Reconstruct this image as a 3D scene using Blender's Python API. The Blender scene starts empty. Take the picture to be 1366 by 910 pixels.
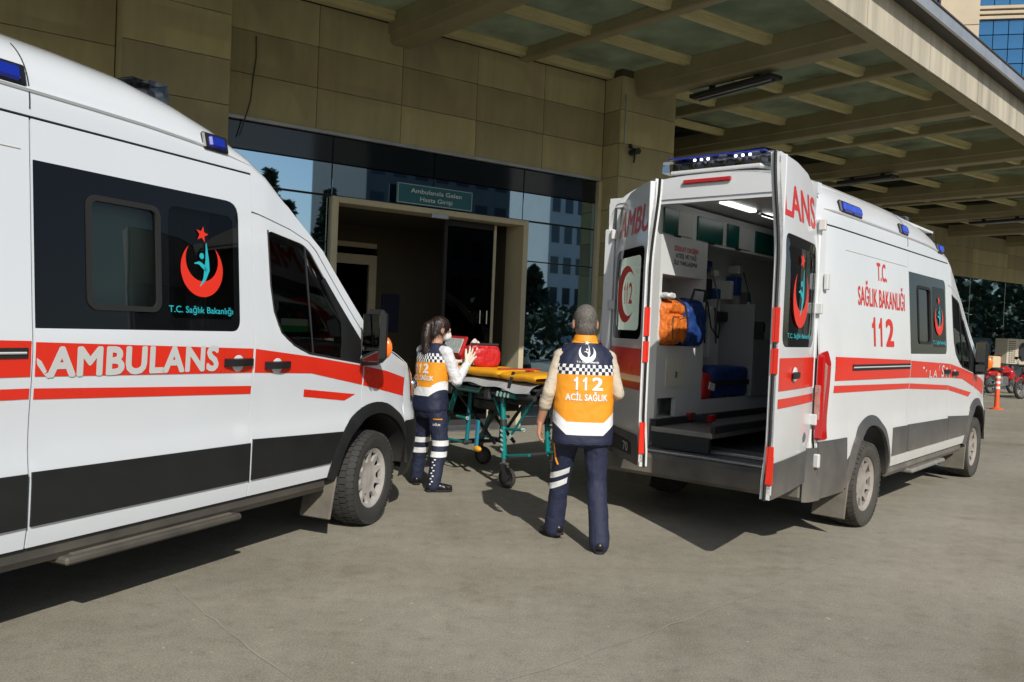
import bpy, bmesh, math, random
import numpy as np
from mathutils import Vector, Matrix, Quaternion
from mathutils.geometry import delaunay_2d_cdt
from mathutils.bvhtree import BVHTree
R = math.radians
random.seed(7)
sc = bpy.context.scene
col = sc.collection

# ------------------------------------------------------------------ camera
FPX, PITCH, ROLL, CAMH = 1115.8, -0.0173, 0.0419, 1.5288
cam = bpy.data.cameras.new('camera')
camo = bpy.data.objects.new('camera', cam); col.objects.link(camo)
cam.sensor_fit = 'HORIZONTAL'; cam.sensor_width = 36.0; cam.lens = 36.0 * FPX / 1366.0
cam.clip_start = 0.05; cam.clip_end = 2000
_f = Vector((0, math.cos(PITCH), math.sin(PITCH))); _u = Vector((0, -math.sin(PITCH), math.cos(PITCH))); _r = Vector((1, 0, 0))
_cr = _r * math.cos(ROLL) + _u * math.sin(ROLL); _cu = _u * math.cos(ROLL) - _r * math.sin(ROLL)
camo.matrix_world = Matrix(((_cr.x, _cu.x, -_f.x, 0), (_cr.y, _cu.y, -_f.y, 0), (_cr.z, _cu.z, -_f.z, CAMH), (0, 0, 0, 1)))
sc.camera = camo

# ------------------------------------------------------------------ world and sun
SUN_AZ, SUN_EL = R(163), R(37)
w = bpy.data.worlds.new('World'); sc.world = w; w.use_nodes = True
nt = w.node_tree; nt.nodes.clear()
sky = nt.nodes.new('ShaderNodeTexSky'); sky.sky_type = 'NISHITA'; sky.sun_disc = False
sky.sun_elevation = SUN_EL; sky.sun_rotation = SUN_AZ; sky.air_density = 1.0; sky.dust_density = 1.2; sky.ozone_density = 1.0
bg = nt.nodes.new('ShaderNodeBackground'); bg.inputs[1].default_value = 0.10
wo = nt.nodes.new('ShaderNodeOutputWorld')
nt.links.new(sky.outputs[0], bg.inputs[0]); nt.links.new(bg.outputs[0], wo.inputs[0])
sun = bpy.data.lights.new('sun', 'SUN'); sun.energy = 4.4; sun.angle = R(0.55); sun.color = (1.0, 0.95, 0.875)
suno = bpy.data.objects.new('sun', sun); col.objects.link(suno)
_sd = Vector((math.sin(SUN_AZ) * math.cos(SUN_EL), math.cos(SUN_AZ) * math.cos(SUN_EL), math.sin(SUN_EL)))
suno.rotation_euler = (-_sd).to_track_quat('-Z', 'Y').to_euler(); suno.location = (0, 0, 30)
sc.view_settings.view_transform = 'Standard'; sc.view_settings.look = 'None'
sc.view_settings.exposure = 0.0; sc.view_settings.gamma = 1.0; sc.view_settings.use_curve_mapping = False
sc.render.engine = 'CYCLES'

# ------------------------------------------------------------------ small helpers
def interp(x, pts):
    if x <= pts[0][0]: return pts[0][1]
    for (a, b), (c, d) in zip(pts, pts[1:]):
        if x <= c: return b + (d - b) * (x - a) / (c - a)
    return pts[-1][1]
def sstep(a, b, x):
    t = max(0.0, min(1.0, (x - a) / (b - a))); return t * t * (3 - 2 * t)

class MB:
    """collects geometry for one mesh object"""
    def __init__(s): s.v = []; s.f = []; s.m = []
    def add(s, vs, fs, m=0):
        o = len(s.v); s.v += [tuple(v) for v in vs]
        for f in fs: s.f.append(tuple(i + o for i in f)); s.m.append(m)
        return s
    def box(s, c, d, M=None, m=0, bev=0.0):
        hx, hy, hz = d[0] / 2, d[1] / 2, d[2] / 2
        if bev > 0:
            b = min(bev, hx * .9, hy * .9, hz * .9); vs = []; idx = {}
            for sx in (-1, 1):
                for sy in (-1, 1):
                    for sz in (-1, 1):
                        for k, off in enumerate(((0, b, b), (b, 0, b), (b, b, 0))):
                            idx[(sx, sy, sz, k)] = len(vs)
                            vs.append((sx * (hx - off[0]), sy * (hy - off[1]), sz * (hz - off[2])))
            fs = []
            for ax in range(3):
                o1, o2 = [a for a in range(3) if a != ax]
                for sg in (-1, 1):
                    q = []
                    for a, bb in ((-1, -1), (1, -1), (1, 1), (-1, 1)):
                        k = [0, 0, 0]; k[ax] = sg; k[o1] = a; k[o2] = bb; q.append(idx[(k[0], k[1], k[2], ax)])
                    fs.append(q)
                for a in (-1, 1):
                    for bb in (-1, 1):
                        q = []
                        for sg, kk in ((-1, o1), (1, o1), (1, o2), (-1, o2)):
                            k = [0, 0, 0]; k[ax] = sg; k[o1] = a; k[o2] = bb; q.append(idx[(k[0], k[1], k[2], kk)])
                        fs.append(q)
            for sx in (-1, 1):
                for sy in (-1, 1):
                    for sz in (-1, 1): fs.append([idx[(sx, sy, sz, k)] for k in range(3)])
        else:
            vs = [(x, y, z) for x in (-hx, hx) for y in (-hy, hy) for z in (-hz, hz)]
            fs = [(0, 1, 3, 2), (4, 6, 7, 5), (0, 4, 5, 1), (2, 3, 7, 6), (0, 2, 6, 4), (1, 5, 7, 3)]
        c = Vector(c)
        vs = [(c + (M @ Vector(v) if M else Vector(v))) for v in vs]
        return s.add(vs, fs, m)
    def bx(s, x0, x1, y0, y1, z0, z1, m=0, bev=0.0):
        return s.box(((x0 + x1) / 2, (y0 + y1) / 2, (z0 + z1) / 2), (abs(x1 - x0), abs(y1 - y0), abs(z1 - z0)), None, m, bev)
    def rings(s, rs, closed=True, cap=True, m=0):
        n = len(rs[0]); vs = [p for r in rs for p in r]; fs = []
        for i in range(len(rs) - 1):
            for j in range(n if closed else n - 1):
                k = (j + 1) % n; fs.append((i * n + j, i * n + k, (i + 1) * n + k, (i + 1) * n + j))
        if cap and closed:
            fs.append(tuple(range(n))[::-1]); fs.append(tuple((len(rs) - 1) * n + j for j in range(n)))
        return s.add(vs, fs, m)
    def tube(s, pts, r, n=10, m=0, cap=True):
        pts = [Vector(p) for p in pts]; rr = r if isinstance(r, (list, tuple)) else [r] * len(pts)
        rs = []; pv = None
        for i, p in enumerate(pts):
            d = (pts[min(i + 1, len(pts) - 1)] - pts[max(i - 1, 0)]).normalized()
            if pv is None:
                a = Vector((0, 0, 1)) if abs(d.z) < .9 else Vector((1, 0, 0)); x = d.cross(a).normalized()
            else: x = (pv - d * pv.dot(d)).normalized()
            pv = x; y = d.cross(x)
            rs.append([p + (x * math.cos(2 * math.pi * j / n) + y * math.sin(2 * math.pi * j / n)) * rr[i] for j in range(n)])
        return s.rings(rs, True, cap, m)
    def lathe(s, prof, n=24, M=None, m=0, cap=False):
        rs = []
        for (r, h) in prof:
            ring = [Vector((r * math.cos(2 * math.pi * j / n), r * math.sin(2 * math.pi * j / n), h)) for j in range(n)]
            rs.append([M @ p if M else p for p in ring])
        return s.rings(rs, True, cap, m)
    def grid(s, fn, nu, nv, m=0, closed_u=False):
        vs = [fn(i / nu, j / nv) for j in range(nv + 1) for i in range(nu + 1)]
        fs = [(j * (nu + 1) + i, j * (nu + 1) + i + 1, (j + 1) * (nu + 1) + i + 1, (j + 1) * (nu + 1) + i) for j in range(nv) for i in range(nu)]
        return s.add(vs, fs, m)
    def ell(s, c, r, M=None, nu=16, nv=10, m=0):
        rs = []
        for i in range(nv + 1):
            a = -math.pi / 2 + math.pi * i / nv; cr = max(math.cos(a), 1e-3)
            ring = []
            for j in range(nu):
                p = Vector((r[0] * cr * math.cos(2 * math.pi * j / nu), r[1] * cr * math.sin(2 * math.pi * j / nu), r[2] * math.sin(a)))
                ring.append(Vector(c) + (M @ p if M else p))
            rs.append(ring)
        return s.rings(rs, True, True, m)
    def build(s, name, mats, parent=None, smooth=True, ang=35, recalc=True, weld=False):
        me = bpy.data.meshes.new(name); me.from_pydata(s.v, [], s.f)
        if recalc or weld:
            bm = bmesh.new(); bm.from_mesh(me)
            if weld: bmesh.ops.remove_doubles(bm, verts=bm.verts, dist=1e-5)
            if recalc: bmesh.ops.recalc_face_normals(bm, faces=bm.faces)
            bm.to_mesh(me); bm.free()
        if not isinstance(mats, (list, tuple)): mats = [mats]
        for m in mats: me.materials.append(m)
        if len(mats) > 1 and len(me.polygons) == len(s.m):
            me.polygons.foreach_set('material_index', s.m)
        if smooth:
            me.polygons.foreach_set('use_smooth', [True] * len(me.polygons)); me.set_sharp_from_angle(angle=R(ang))
        me.update()
        return mkobj(name, me, parent)

def softbox(b, c, d, n=2.6, seg=20, rng=None, m=0):
    """cushion-like rounded box"""
    rn = random.Random(int(c[0] * 1000) + 5); vs = []
    for i in range(seg + 1):
        ph = -math.pi / 2 + math.pi * i / seg; ring = []
        for j in range(seg * 2):
            th = 2 * math.pi * j / (seg * 2); f = lambda v: (abs(v) ** (2 / n)) * (1 if v > 0 else -1)
            p = Vector((f(math.cos(ph)) * f(math.cos(th)) * d[0] / 2, f(math.cos(ph)) * f(math.sin(th)) * d[1] / 2, f(math.sin(ph)) * d[2] / 2))
            ring.append(Vector(c) + p * (1 + rn.uniform(-.012, .012)))
        vs.append(ring)
    return b.rings(vs, True, True, m)

def mkobj(name, me, parent=None):
    o = bpy.data.objects.new(name, me); col.objects.link(o)
    if parent is not None: o.parent = parent
    return o
def empty(name, loc=(0, 0, 0), rz=0.0):
    o = bpy.data.objects.new(name, None); col.objects.link(o); o.location = loc; o.rotation_euler = (0, 0, rz); o.empty_display_size = .2
    return o
def tag(o, label, cat=None, group=None, kind=None):
    if label: o['label'] = label
    if cat: o['category'] = cat
    if group: o['group'] = group
    if kind: o['kind'] = kind
    return o
def copy_tree(o, parent=None):
    c = o.copy(); col.objects.link(c)
    if parent is not None: c.parent = parent
    for ch in list(o.children): copy_tree(ch, c)
    return c

# ------------------------------------------------------------------ 2-D patches mapped on surfaces
def resample(poly, step, closed=True):
    out = []; n = len(poly)
    for i in range(n if closed else n - 1):
        a = poly[i]; b = poly[(i + 1) % n]; L = math.hypot(b[0] - a[0], b[1] - a[1]); k = max(1, int(math.ceil(L / step)))
        for j in range(k): out.append((a[0] + (b[0] - a[0]) * j / k, a[1] + (b[1] - a[1]) * j / k))
    if not closed: out.append(poly[-1])
    return out
def inside(p, poly):
    x, y = p; c = False; n = len(poly); j = n - 1
    for i in range(n):
        xi, yi = poly[i]; xj, yj = poly[j]
        if (yi > y) != (yj > y) and x < (xj - xi) * (y - yi) / (yj - yi) + xi: c = not c
        j = i
    return c
def rrect(x0, x1, z0, z1, r, n=5, rr=None):
    """rounded rectangle; rr = radii for (x0z0, x1z0, x1z1, x0z1)"""
    rr = rr or (r, r, r, r); o = []
    for (cx, cz, a0, q) in ((x0 + rr[0], z0 + rr[0], 180, rr[0]), (x1 - rr[1], z0 + rr[1], 270, rr[1]), (x1 - rr[2], z1 - rr[2], 0, rr[2]), (x0 + rr[3], z1 - rr[3], 90, rr[3])):
        if q <= 1e-4: o.append((cx, cz)); continue
        for k in range(n + 1):
            a = R(a0 + 90 * k / n); o.append((cx + q * math.cos(a), cz + q * math.sin(a)))
    return o
def roundpoly(poly, r, n=4):
    out = []; N = len(poly)
    for i in range(N):
        p = Vector(poly[i]); a = Vector(poly[i - 1]); b = Vector(poly[(i + 1) % N])
        rad = r[i] if isinstance(r, (list, tuple)) else r
        da = (a - p); db = (b - p); k = min(rad, da.length * .45, db.length * .45)
        if k < 1e-4: out.append((p.x, p.y)); continue
        p0 = p + da.normalized() * k; p1 = p + db.normalized() * k
        for j in range(n + 1):
            t = j / n; q = p0 * (1 - t) ** 2 + p * 2 * t * (1 - t) + p1 * t ** 2; out.append((q.x, q.y))
    return out
def circ(cx, cy, r, n=24, a0=0, a1=360):
    full = abs(a1 - a0) >= 360
    return [(cx + r * math.cos(R(a0 + (a1 - a0) * k / (n if full else n - 1))), cy + r * math.sin(R(a0 + (a1 - a0) * k / (n if full else n - 1)))) for k in range(n)]
def tri2d(outline, holes=(), step=.08):
    loops = [resample(outline, step)] + [resample(h, step) for h in holes]
    pts = []; edges = []
    for lp in loops:
        o = len(pts); n = len(lp); pts += lp; edges += [(o + i, o + (i + 1) % n) for i in range(n)]
    xs = [p[0] for p in outline]; zs = [p[1] for p in outline]
    nb = list(pts)
    if step < 5:
        nx = int((max(xs) - min(xs)) / step); nz = int((max(zs) - min(zs)) / step)
        arr = np.array(nb)
        for i in range(1, nx + 1):
            for j in range(1, nz + 1):
                p = (min(xs) + i * step - step * .37, min(zs) + j * step - step * .41)
                if inside(p, outline) and not any(inside(p, h) for h in holes):
                    if ((arr - np.array(p)) ** 2).sum(1).min() > (step * .4) ** 2: pts.append(p)
    r = delaunay_2d_cdt([Vector(p) for p in pts], edges, [], 0, 1e-6)
    vs = [(v.x, v.y) for v in r[0]]; fs = []
    for f in r[2]:
        c = (sum(vs[i][0] for i in f) / 3, sum(vs[i][1] for i in f) / 3)
        if inside(c, outline) and not any(inside(c, h) for h in holes): fs.append(tuple(f))
    used = sorted({i for f in fs for i in f}); mp = {i: k for k, i in enumerate(used)}
    return [vs[i] for i in used], [tuple(mp[i] for i in f) for f in fs]
def add_shell(mb, pts2, fs, mapfn, off, thick, m=0):
    """map 2-D triangles to a surface; mapfn(a,b,off)->Vector; rim folded back by thick"""
    base = [mapfn(a, b, off) for a, b in pts2]
    if thick <= 0: return mb.add(base, fs, m)
    cnt = {}
    for f in fs:
        for i in range(len(f)):
            e = (f[i], f[(i + 1) % len(f)]); k = tuple(sorted(e)); cnt.setdefault(k, []).append(e)
    n = len(base); rim = [v[0] for v in cnt.values() if len(v) == 1]
    bidx = sorted({i for e in rim for i in e}); mp = {i: n + k for k, i in enumerate(bidx)}
    vs = base + [mapfn(pts2[i][0], pts2[i][1], off - thick) for i in bidx]
    return mb.add(vs, list(fs) + [(e[1], e[0], mp[e[0]], mp[e[1]]) for e in rim], m)
def patch(name, mat, parent, mapfn, outline, holes=(), step=.08, off=0.0, thick=.015, ang=40, mb=None, m=0):
    p2, fs = tri2d(outline, holes, step); b = mb or MB(); add_shell(b, p2, fs, mapfn, off, thick, m)
    if mb: return mb
    return b.build(name, mat, parent, True, ang, recalc=True)

_tc = {}
def text2d(s, bold=0.0, space=1.0):
    fat = 0.0
    """2-D triangles of a string, height of a capital = 1, left at 0"""
    key = (s, bold, space)
    if key in _tc: return _tc[key]
    if bold >= .014: fat = bold; space = space * (1 + bold * 1.3); bold = 0.0
    cu = bpy.data.curves.new('t', 'FONT'); cu.body = s; cu.size = 1.0; cu.offset = bold; cu.space_character = space; cu.resolution_u = 3
    cu.fill_mode = 'BOTH'; o = bpy.data.objects.new('t', cu); col.objects.link(o)
    dg = bpy.context.evaluated_depsgraph_get(); me = bpy.data.meshes.new_from_object(o.evaluated_get(dg))
    vs = [(v.co.x, v.co.y) for v in me.vertices]; fs = [tuple(p.vertices) for p in me.polygons]
    bpy.data.objects.remove(o); bpy.data.curves.remove(cu); bpy.data.meshes.remove(me)
    if fat: vs, fs = fatten(vs, fs, fat)
    _tc[key] = (vs, fs); return vs, fs
def fatten(vs, fs, r):
    """thicken flat letters: union of shifted copies, one letter at a time"""
    par = list(range(len(vs)))
    def find(i):
        while par[i] != i: par[i] = par[par[i]]; i = par[i]
        return i
    for f in fs:
        for i in f[1:]: par[find(i)] = find(f[0])
    grp = {}
    for f in fs: grp.setdefault(find(f[0]), []).append(f)
    P = []; F = []
    for g_ in grp.values():
        cnt = {}
        for f in g_:
            for i in range(len(f)):
                e = tuple(sorted((f[i], f[(i + 1) % len(f)]))); cnt[e] = cnt.get(e, 0) + 1
        ed_ = [e for e, c in cnt.items() if c == 1]
        A = np.array([vs[a] for a, b in ed_]); B = np.array([vs[b] for a, b in ed_])
        offs = [(r * math.cos(R(22.5 + 45 * k)), r * math.sin(R(22.5 + 45 * k))) for k in range(8)]
        idx = {}; pts = []; edges = []
        for ox, oy in offs:
            for a, b in ed_:
                q = []
                for i in (a, b):
                    k = (i, ox, oy)
                    if k not in idx: idx[k] = len(pts); pts.append(Vector((vs[i][0] + ox, vs[i][1] + oy)))
                    q.append(idx[k])
                edges.append(tuple(q))
        res = delaunay_2d_cdt(pts, edges, [], 0, 1e-5); rv = [(v.x, v.y) for v in res[0]]
        C = np.array([[sum(rv[i][0] for i in f) / 3, sum(rv[i][1] for i in f) / 3] for f in res[2]]); keep = np.zeros(len(C), bool)
        for ox, oy in offs:
            x = C[:, 0:1] - ox; y = C[:, 1:2] - oy
            with np.errstate(divide='ignore', invalid='ignore'):
                hit = ((A[:, 1] > y) != (B[:, 1] > y)) & (x < (B[:, 0] - A[:, 0]) * (y - A[:, 1]) / (B[:, 1] - A[:, 1]) + A[:, 0])
            keep |= (hit.sum(1) % 2 == 1)
        o = len(P); P += rv; F += [tuple(i + o for i in f) for f, k in zip(res[2], keep) if k]
    used = sorted({i for f in F for i in f}); mp = {i: k for k, i in enumerate(used)}
    return [P[i] for i in used], [tuple(mp[i] for i in f) for f in F]
def fit_text(s, x0, x1, z0, z1, bold=.01, space=1.0, cap='HE', shear=0.0):
    vs, fs = text2d(s, bold, space); cv, _ = text2d(cap, bold, space)
    xs = [v[0] for v in vs]; lo, hi = min(xs), max(xs); b0 = min(v[1] for v in cv); b1 = max(v[1] for v in cv)
    sx = (x1 - x0) / (hi - lo); sz = (z1 - z0) / (b1 - b0)
    return [(x0 + (v[0] - lo) * sx + shear * (v[1] - b0) * sz, z0 + (v[1] - b0) * sz) for v in vs], fs
def text112(x0, x1, z0, z1, fat=.03):
    """the emergency number with flagged ones"""
    wd = x1 - x0; h = z1 - z0
    one = [(.0, .62), (.0, .78), (.10, .81), (.18, .88), (.21, 1.0), (.40, 1.0), (.40, 0), (.19, 0), (.19, .66), (.10, .63)]
    P = [tri2d([(x0 + wd * (o + .62 * a * .54), z0 + h * b) for a, b in one], (), 9) for o in (.04, .33)]
    return merge2(*P, fit_text('2', x0 + wd * .63, x1, z0, z1, fat, cap='2'))
def decal(name, mat, parent, mapfn, p2fs, off=.003, cut=.06, label=None, rows=None):
    """flat print laid on a surface, cut into strips so that it follows the curve"""
    p2, fs = p2fs
    bm = bmesh.new(); bv = [bm.verts.new((a, 0, b)) for a, b in p2]
    for f in fs:
        try: bm.faces.new([bv[i] for i in f])
        except ValueError: pass
    zs = [p[1] for p in p2]; xs = [p[0] for p in p2]
    for ax, lo, hi in ((2, min(zs), max(zs)), (0, min(xs), max(xs))):
        k = math.ceil(lo / cut) * cut
        while k < hi:
            co = [0, 0, 0]; co[ax] = k; no = [0, 0, 0]; no[ax] = 1
            bmesh.ops.bisect_plane(bm, geom=bm.verts[:] + bm.edges[:] + bm.faces[:], plane_co=co, plane_no=no); k += cut
    for v in bm.verts: v.co = mapfn(v.co.x, v.co.z, off)
    bmesh.ops.recalc_face_normals(bm, faces=bm.faces)
    me = bpy.data.meshes.new(name); bm.to_mesh(me); bm.free(); me.materials.append(mat)
    o = mkobj(name, me, parent)
    if label: o['label'] = label
    return o
def polyfill(loops, step=9):
    """merge several simple outlines into one triangle set"""
    P = []; F = []
    for lp in loops:
        ol, hs = (lp if isinstance(lp, tuple) else (lp, ())); p, f = tri2d(ol, hs, step); o = len(P); P += p; F += [tuple(i + o for i in q) for q in f]
    return P, F
def merge2(*ps):
    P = []; F = []
    for p, f in ps: o = len(P); P += p; F += [tuple(i + o for i in q) for q in f]
    return P, F
def crescent(cx, cz, r, open_up=True, t=.33, rot=90, sx=1.0):
    """crescent opening towards rot degrees"""
    o = circ(0, 0, r, 36, 38, 322); c2 = r * t; r2 = math.hypot(r * math.cos(R(38)) - c2, r * math.sin(R(38)))
    a = math.degrees(math.atan2(r * math.sin(R(38)), r * math.cos(R(38)) - c2))
    inn = circ(c2, 0, r2, 30, 360 - a, a)[1:-1]
    pts = o + inn; ca, sa = math.cos(R(rot)), math.sin(R(rot))
    return [(cx + (p[0] * ca - p[1] * sa) * sx, cz + p[0] * sa + p[1] * ca) for p in pts]
def star5(cx, cz, r, rot=90, sx=1.0):
    return [(cx + sx * (r if k % 2 == 0 else r * .42) * math.cos(R(rot + 36 * k)), cz + (r if k % 2 == 0 else r * .42) * math.sin(R(rot + 36 * k))) for k in range(10)]
def ribbon(pts, ws):
    l = []; r_ = []
    for i, p in enumerate(pts):
        a = Vector(pts[max(i - 1, 0)]); b = Vector(pts[min(i + 1, len(pts) - 1)]); d = (b - a).normalized(); n = Vector((-d.y, d.x)); p = Vector(p)
        l.append(tuple(p + n * ws[i])); r_.append(tuple(p - n * ws[i]))
    return l + r_[::-1]

# ------------------------------------------------------------------ materials
MT = {}
def node(nt, t, **kw):
    n = nt.nodes.new(t)
    for k, v in kw.items(): setattr(n, k, v)
    return n
def mat(name, color, rough=.5, metal=0.0, coat=0.0, noise=None, bump=None, spec=.5, trans=0.0, emit=None, coords='Object', dirt=None):
    """noise=(scale, amount, [stretch]) value variation; bump=(scale, strength, dist); dirt=(colour, z0, z1, amount) dust by height"""
    if name in MT: return MT[name]
    m = bpy.data.materials.new(name); m.use_nodes = True; nt = m.node_tree; p = nt.nodes['Principled BSDF']
    p.inputs['Base Color'].default_value = (*color, 1); p.inputs['Roughness'].default_value = rough; p.inputs['Metallic'].default_value = metal
    p.inputs['Specular IOR Level'].default_value = spec
    if coat: p.inputs['Coat Weight'].default_value = coat; p.inputs['Coat Roughness'].default_value = .06
    if trans: p.inputs['Transmission Weight'].default_value = trans
    if emit: p.inputs['Emission Color'].default_value = (*emit[0], 1); p.inputs['Emission Strength'].default_value = emit[1]
    tc = node(nt, 'ShaderNodeTexCoord'); last = None
    if noise:
        mp = node(nt, 'ShaderNodeMapping'); nt.links.new(tc.outputs[coords], mp.inputs[0])
        if len(noise) > 2: mp.inputs['Scale'].default_value = noise[2]
        nz = node(nt, 'ShaderNodeTexNoise'); nz.inputs['Scale'].default_value = noise[0]; nz.inputs['Detail'].default_value = 6; nz.inputs['Roughness'].default_value = .65
        nt.links.new(mp.outputs[0], nz.inputs[0])
        rp = node(nt, 'ShaderNodeMapRange'); rp.inputs['From Min'].default_value = .3; rp.inputs['From Max'].default_value = .7
        rp.inputs['To Min'].default_value = 1 - noise[1]; rp.inputs['To Max'].default_value = 1 + noise[1] * .6
        nt.links.new(nz.outputs[0], rp.inputs[0])
        mx = node(nt, 'ShaderNodeMix', data_type='RGBA', blend_type='MULTIPLY'); mx.inputs[0].default_value = 1; mx.inputs[6].default_value = (*color, 1)
        nt.links.new(rp.outputs[0], mx.inputs[7]); last = mx.outputs[2]
        rr = node(nt, 'ShaderNodeMapRange'); rr.inputs['To Min'].default_value = max(.02, rough - .12); rr.inputs['To Max'].default_value = min(1, rough + .12)
        nt.links.new(nz.outputs[0], rr.inputs[0]); nt.links.new(rr.outputs[0], p.inputs['Roughness'])
    if dirt:
        sx = node(nt, 'ShaderNodeSeparateXYZ'); nt.links.new(tc.outputs['Object'], sx.inputs[0])
        dr = node(nt, 'ShaderNodeMapRange'); dr.inputs['From Min'].default_value = dirt[2]; dr.inputs['From Max'].default_value = dirt[1]
        nt.links.new(sx.outputs[2], dr.inputs[0])
        n2 = node(nt, 'ShaderNodeTexNoise'); n2.inputs['Scale'].default_value = 3.0; n2.inputs['Detail'].default_value = 8; nt.links.new(tc.outputs['Object'], n2.inputs[0])
        n3 = node(nt, 'ShaderNodeMapRange'); n3.inputs['From Min'].default_value = .3; n3.inputs['From Max'].default_value = .65; n3.inputs['To Min'].default_value = .25
        nt.links.new(n2.outputs[0], n3.inputs[0])
        ml = node(nt, 'ShaderNodeMath', operation='MULTIPLY'); nt.links.new(dr.outputs[0], ml.inputs[0]); nt.links.new(n3.outputs[0], ml.inputs[1])
        ml2 = node(nt, 'ShaderNodeMath', operation='MULTIPLY'); ml2.inputs[1].default_value = dirt[3]; nt.links.new(ml.outputs[0], ml2.inputs[0])
        mx = node(nt, 'ShaderNodeMix', data_type='RGBA'); nt.links.new(ml2.outputs[0], mx.inputs[0])
        if last: nt.links.new(last, mx.inputs[6])
        else: mx.inputs[6].default_value = (*color, 1)
        mx.inputs[7].default_value = (*dirt[0], 1); last = mx.outputs[2]
        r2 = node(nt, 'ShaderNodeMapRange'); r2.inputs['To Min'].default_value = rough; r2.inputs['To Max'].default_value = .8
        nt.links.new(ml2.outputs[0], r2.inputs[0]); nt.links.new(r2.outputs[0], p.inputs['Roughness'])
    if last: nt.links.new(last, p.inputs['Base Color'])
    if bump:
        bz = node(nt, 'ShaderNodeTexNoise'); bz.inputs['Scale'].default_value = bump[0]; bz.inputs['Detail'].default_value = 5
        bm_ = node(nt, 'ShaderNodeMapping'); nt.links.new(tc.outputs[coords], bm_.inputs[0]); nt.links.new(bm_.outputs[0], bz.inputs[0])
        if len(bump) > 3: bm_.inputs['Scale'].default_value = bump[3]; bm_.inputs['Rotation'].default_value = (.25, .2, 0)
        bp = node(nt, 'ShaderNodeBump'); bp.inputs['Strength'].default_value = bump[1]; bp.inputs['Distance'].default_value = bump[2]
        nt.links.new(bz.outputs[0], bp.inputs['Height']); nt.links.new(bp.outputs[0], p.inputs['Normal'])
    MT[name] = m; return m
def glassmat(name, tint, refl=1.0, rough=.0, ior=1.5):
    """thin tinted pane: transparent + fresnel gloss"""
    m = bpy.data.materials.new(name); m.use_nodes = True; nt = m.node_tree; nt.nodes.clear()
    o = node(nt, 'ShaderNodeOutputMaterial'); t = node(nt, 'ShaderNodeBsdfTransparent'); t.inputs[0].default_value = (*tint, 1)
    g = node(nt, 'ShaderNodeBsdfGlossy'); g.inputs['Roughness'].default_value = rough; g.inputs[0].default_value = (refl, refl, refl, 1)
    fr = node(nt, 'ShaderNodeFresnel'); fr.inputs[0].default_value = ior; mx = node(nt, 'ShaderNodeMixShader')
    nt.links.new(fr.outputs[0], mx.inputs[0]); nt.links.new(t.outputs[0], mx.inputs[1]); nt.links.new(g.outputs[0], mx.inputs[2]); nt.links.new(mx.outputs[0], o.inputs[0])
    MT[name] = m; return m
DUST = (.33, .29, .22)
M_white = mat('white_paint', (.66, .70, .735), .22, coat=1.0, noise=(.9, .03))
M_whiteD = mat('white_paint_dusty', (.67, .69, .70), .28, coat=.6, noise=(1.3, .05), dirt=((.50, .46, .37), .35, 1.15, .55))
M_black = mat('black_plastic', (.012, .013, .014), .42, noise=(4, .25))
M_greyp = mat('grey_plastic_dusty', (.055, .057, .06), .55, noise=(5, .2), dirt=(DUST, .3, .95, .45))
M_blackD = mat('black_plastic_dusty', (.02, .02, .02), .55, dirt=(DUST, .15, .6, .4))
M_seal = mat('black_rubber', (.012, .012, .012), .7)
M_red = mat('red_film', (.70, .026, .010), .3, coat=.2, noise=(2.2, .06))
M_redL = mat('red_letter', (.62, .02, .012), .35)
M_redcres = mat('red_crescent', (.72, .03, .012), .4)
M_cyan = mat('cyan_letter', (.02, .42, .47), .4)
M_silver = mat('silver_film', (.55, .56, .55), .4)
M_gap = mat('dark_gap', (.02, .02, .022), .8)
M_steel = mat('grey_steel', (.35, .36, .37), .35, .8, noise=(8, .1))
M_alu = mat('aluminium', (.55, .56, .57), .32, .85, noise=(14, .12, (1, 8, 1)))
M_rim = mat('wheel_silver', (.52, .50, .47), .40, .35, noise=(9, .2), dirt=None)
M_rimD = mat('wheel_silver_dusty', (.36, .33, .29), .6, .3, noise=(9, .25))
M_tyre = mat('tyre_rubber', (.035, .034, .032), .8, noise=(7, .3), bump=(60, .25, .004))
M_tyreD = mat('tyre_rubber_dusty', (.06, .055, .047), .85, noise=(6, .35), bump=(60, .25, .004))
M_mud = mat('mud_flap', (.14, .125, .10), .85, noise=(6, .3))
M_blue = mat('blue_lens', (.005, .02, .30), .12, coat=.6)
M_bluehi = mat('blue_lens_bright', (.01, .05, .55), .12, coat=.6)
M_clear = glassmat('clear_lens', (.75, .77, .8), 1.0, .08, 1.45)
M_redlens = mat('red_lens', (.42, .008, .008), .15, coat=.6)
M_pinklens = mat('pale_red_lens', (.40, .20, .17), .12, coat=.8, noise=(25, .35))
M_whitelens = mat('white_lens', (.62, .60, .56), .15, coat=.6)
M_orange = mat('orange_lens', (.85, .17, .01), .2, coat=.5)
M_headl = mat('headlight_dark', (.06, .065, .07), .05, coat=1.0)
M_bglass = mat('black_privacy_glass', (.004, .005, .006), .03, spec=.35)
M_tint = glassmat('tinted_glass', (.17, .19, .18), .55)
M_tintF = glassmat('front_door_glass', (.42, .46, .44), .55)
M_tint2 = glassmat('grey_green_glass', (.42, .50, .46), .9)
M_mirror = mat('mirror_glass', (.16, .17, .175), .03, 1.0)
M_int = mat('interior_white', (.62, .64, .63), .4, noise=(2, .05))
M_intd = mat('interior_dark', (.02, .021, .023), .7)
M_chrome = mat('chrome', (.7, .7, .7), .12, 1.0)
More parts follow.
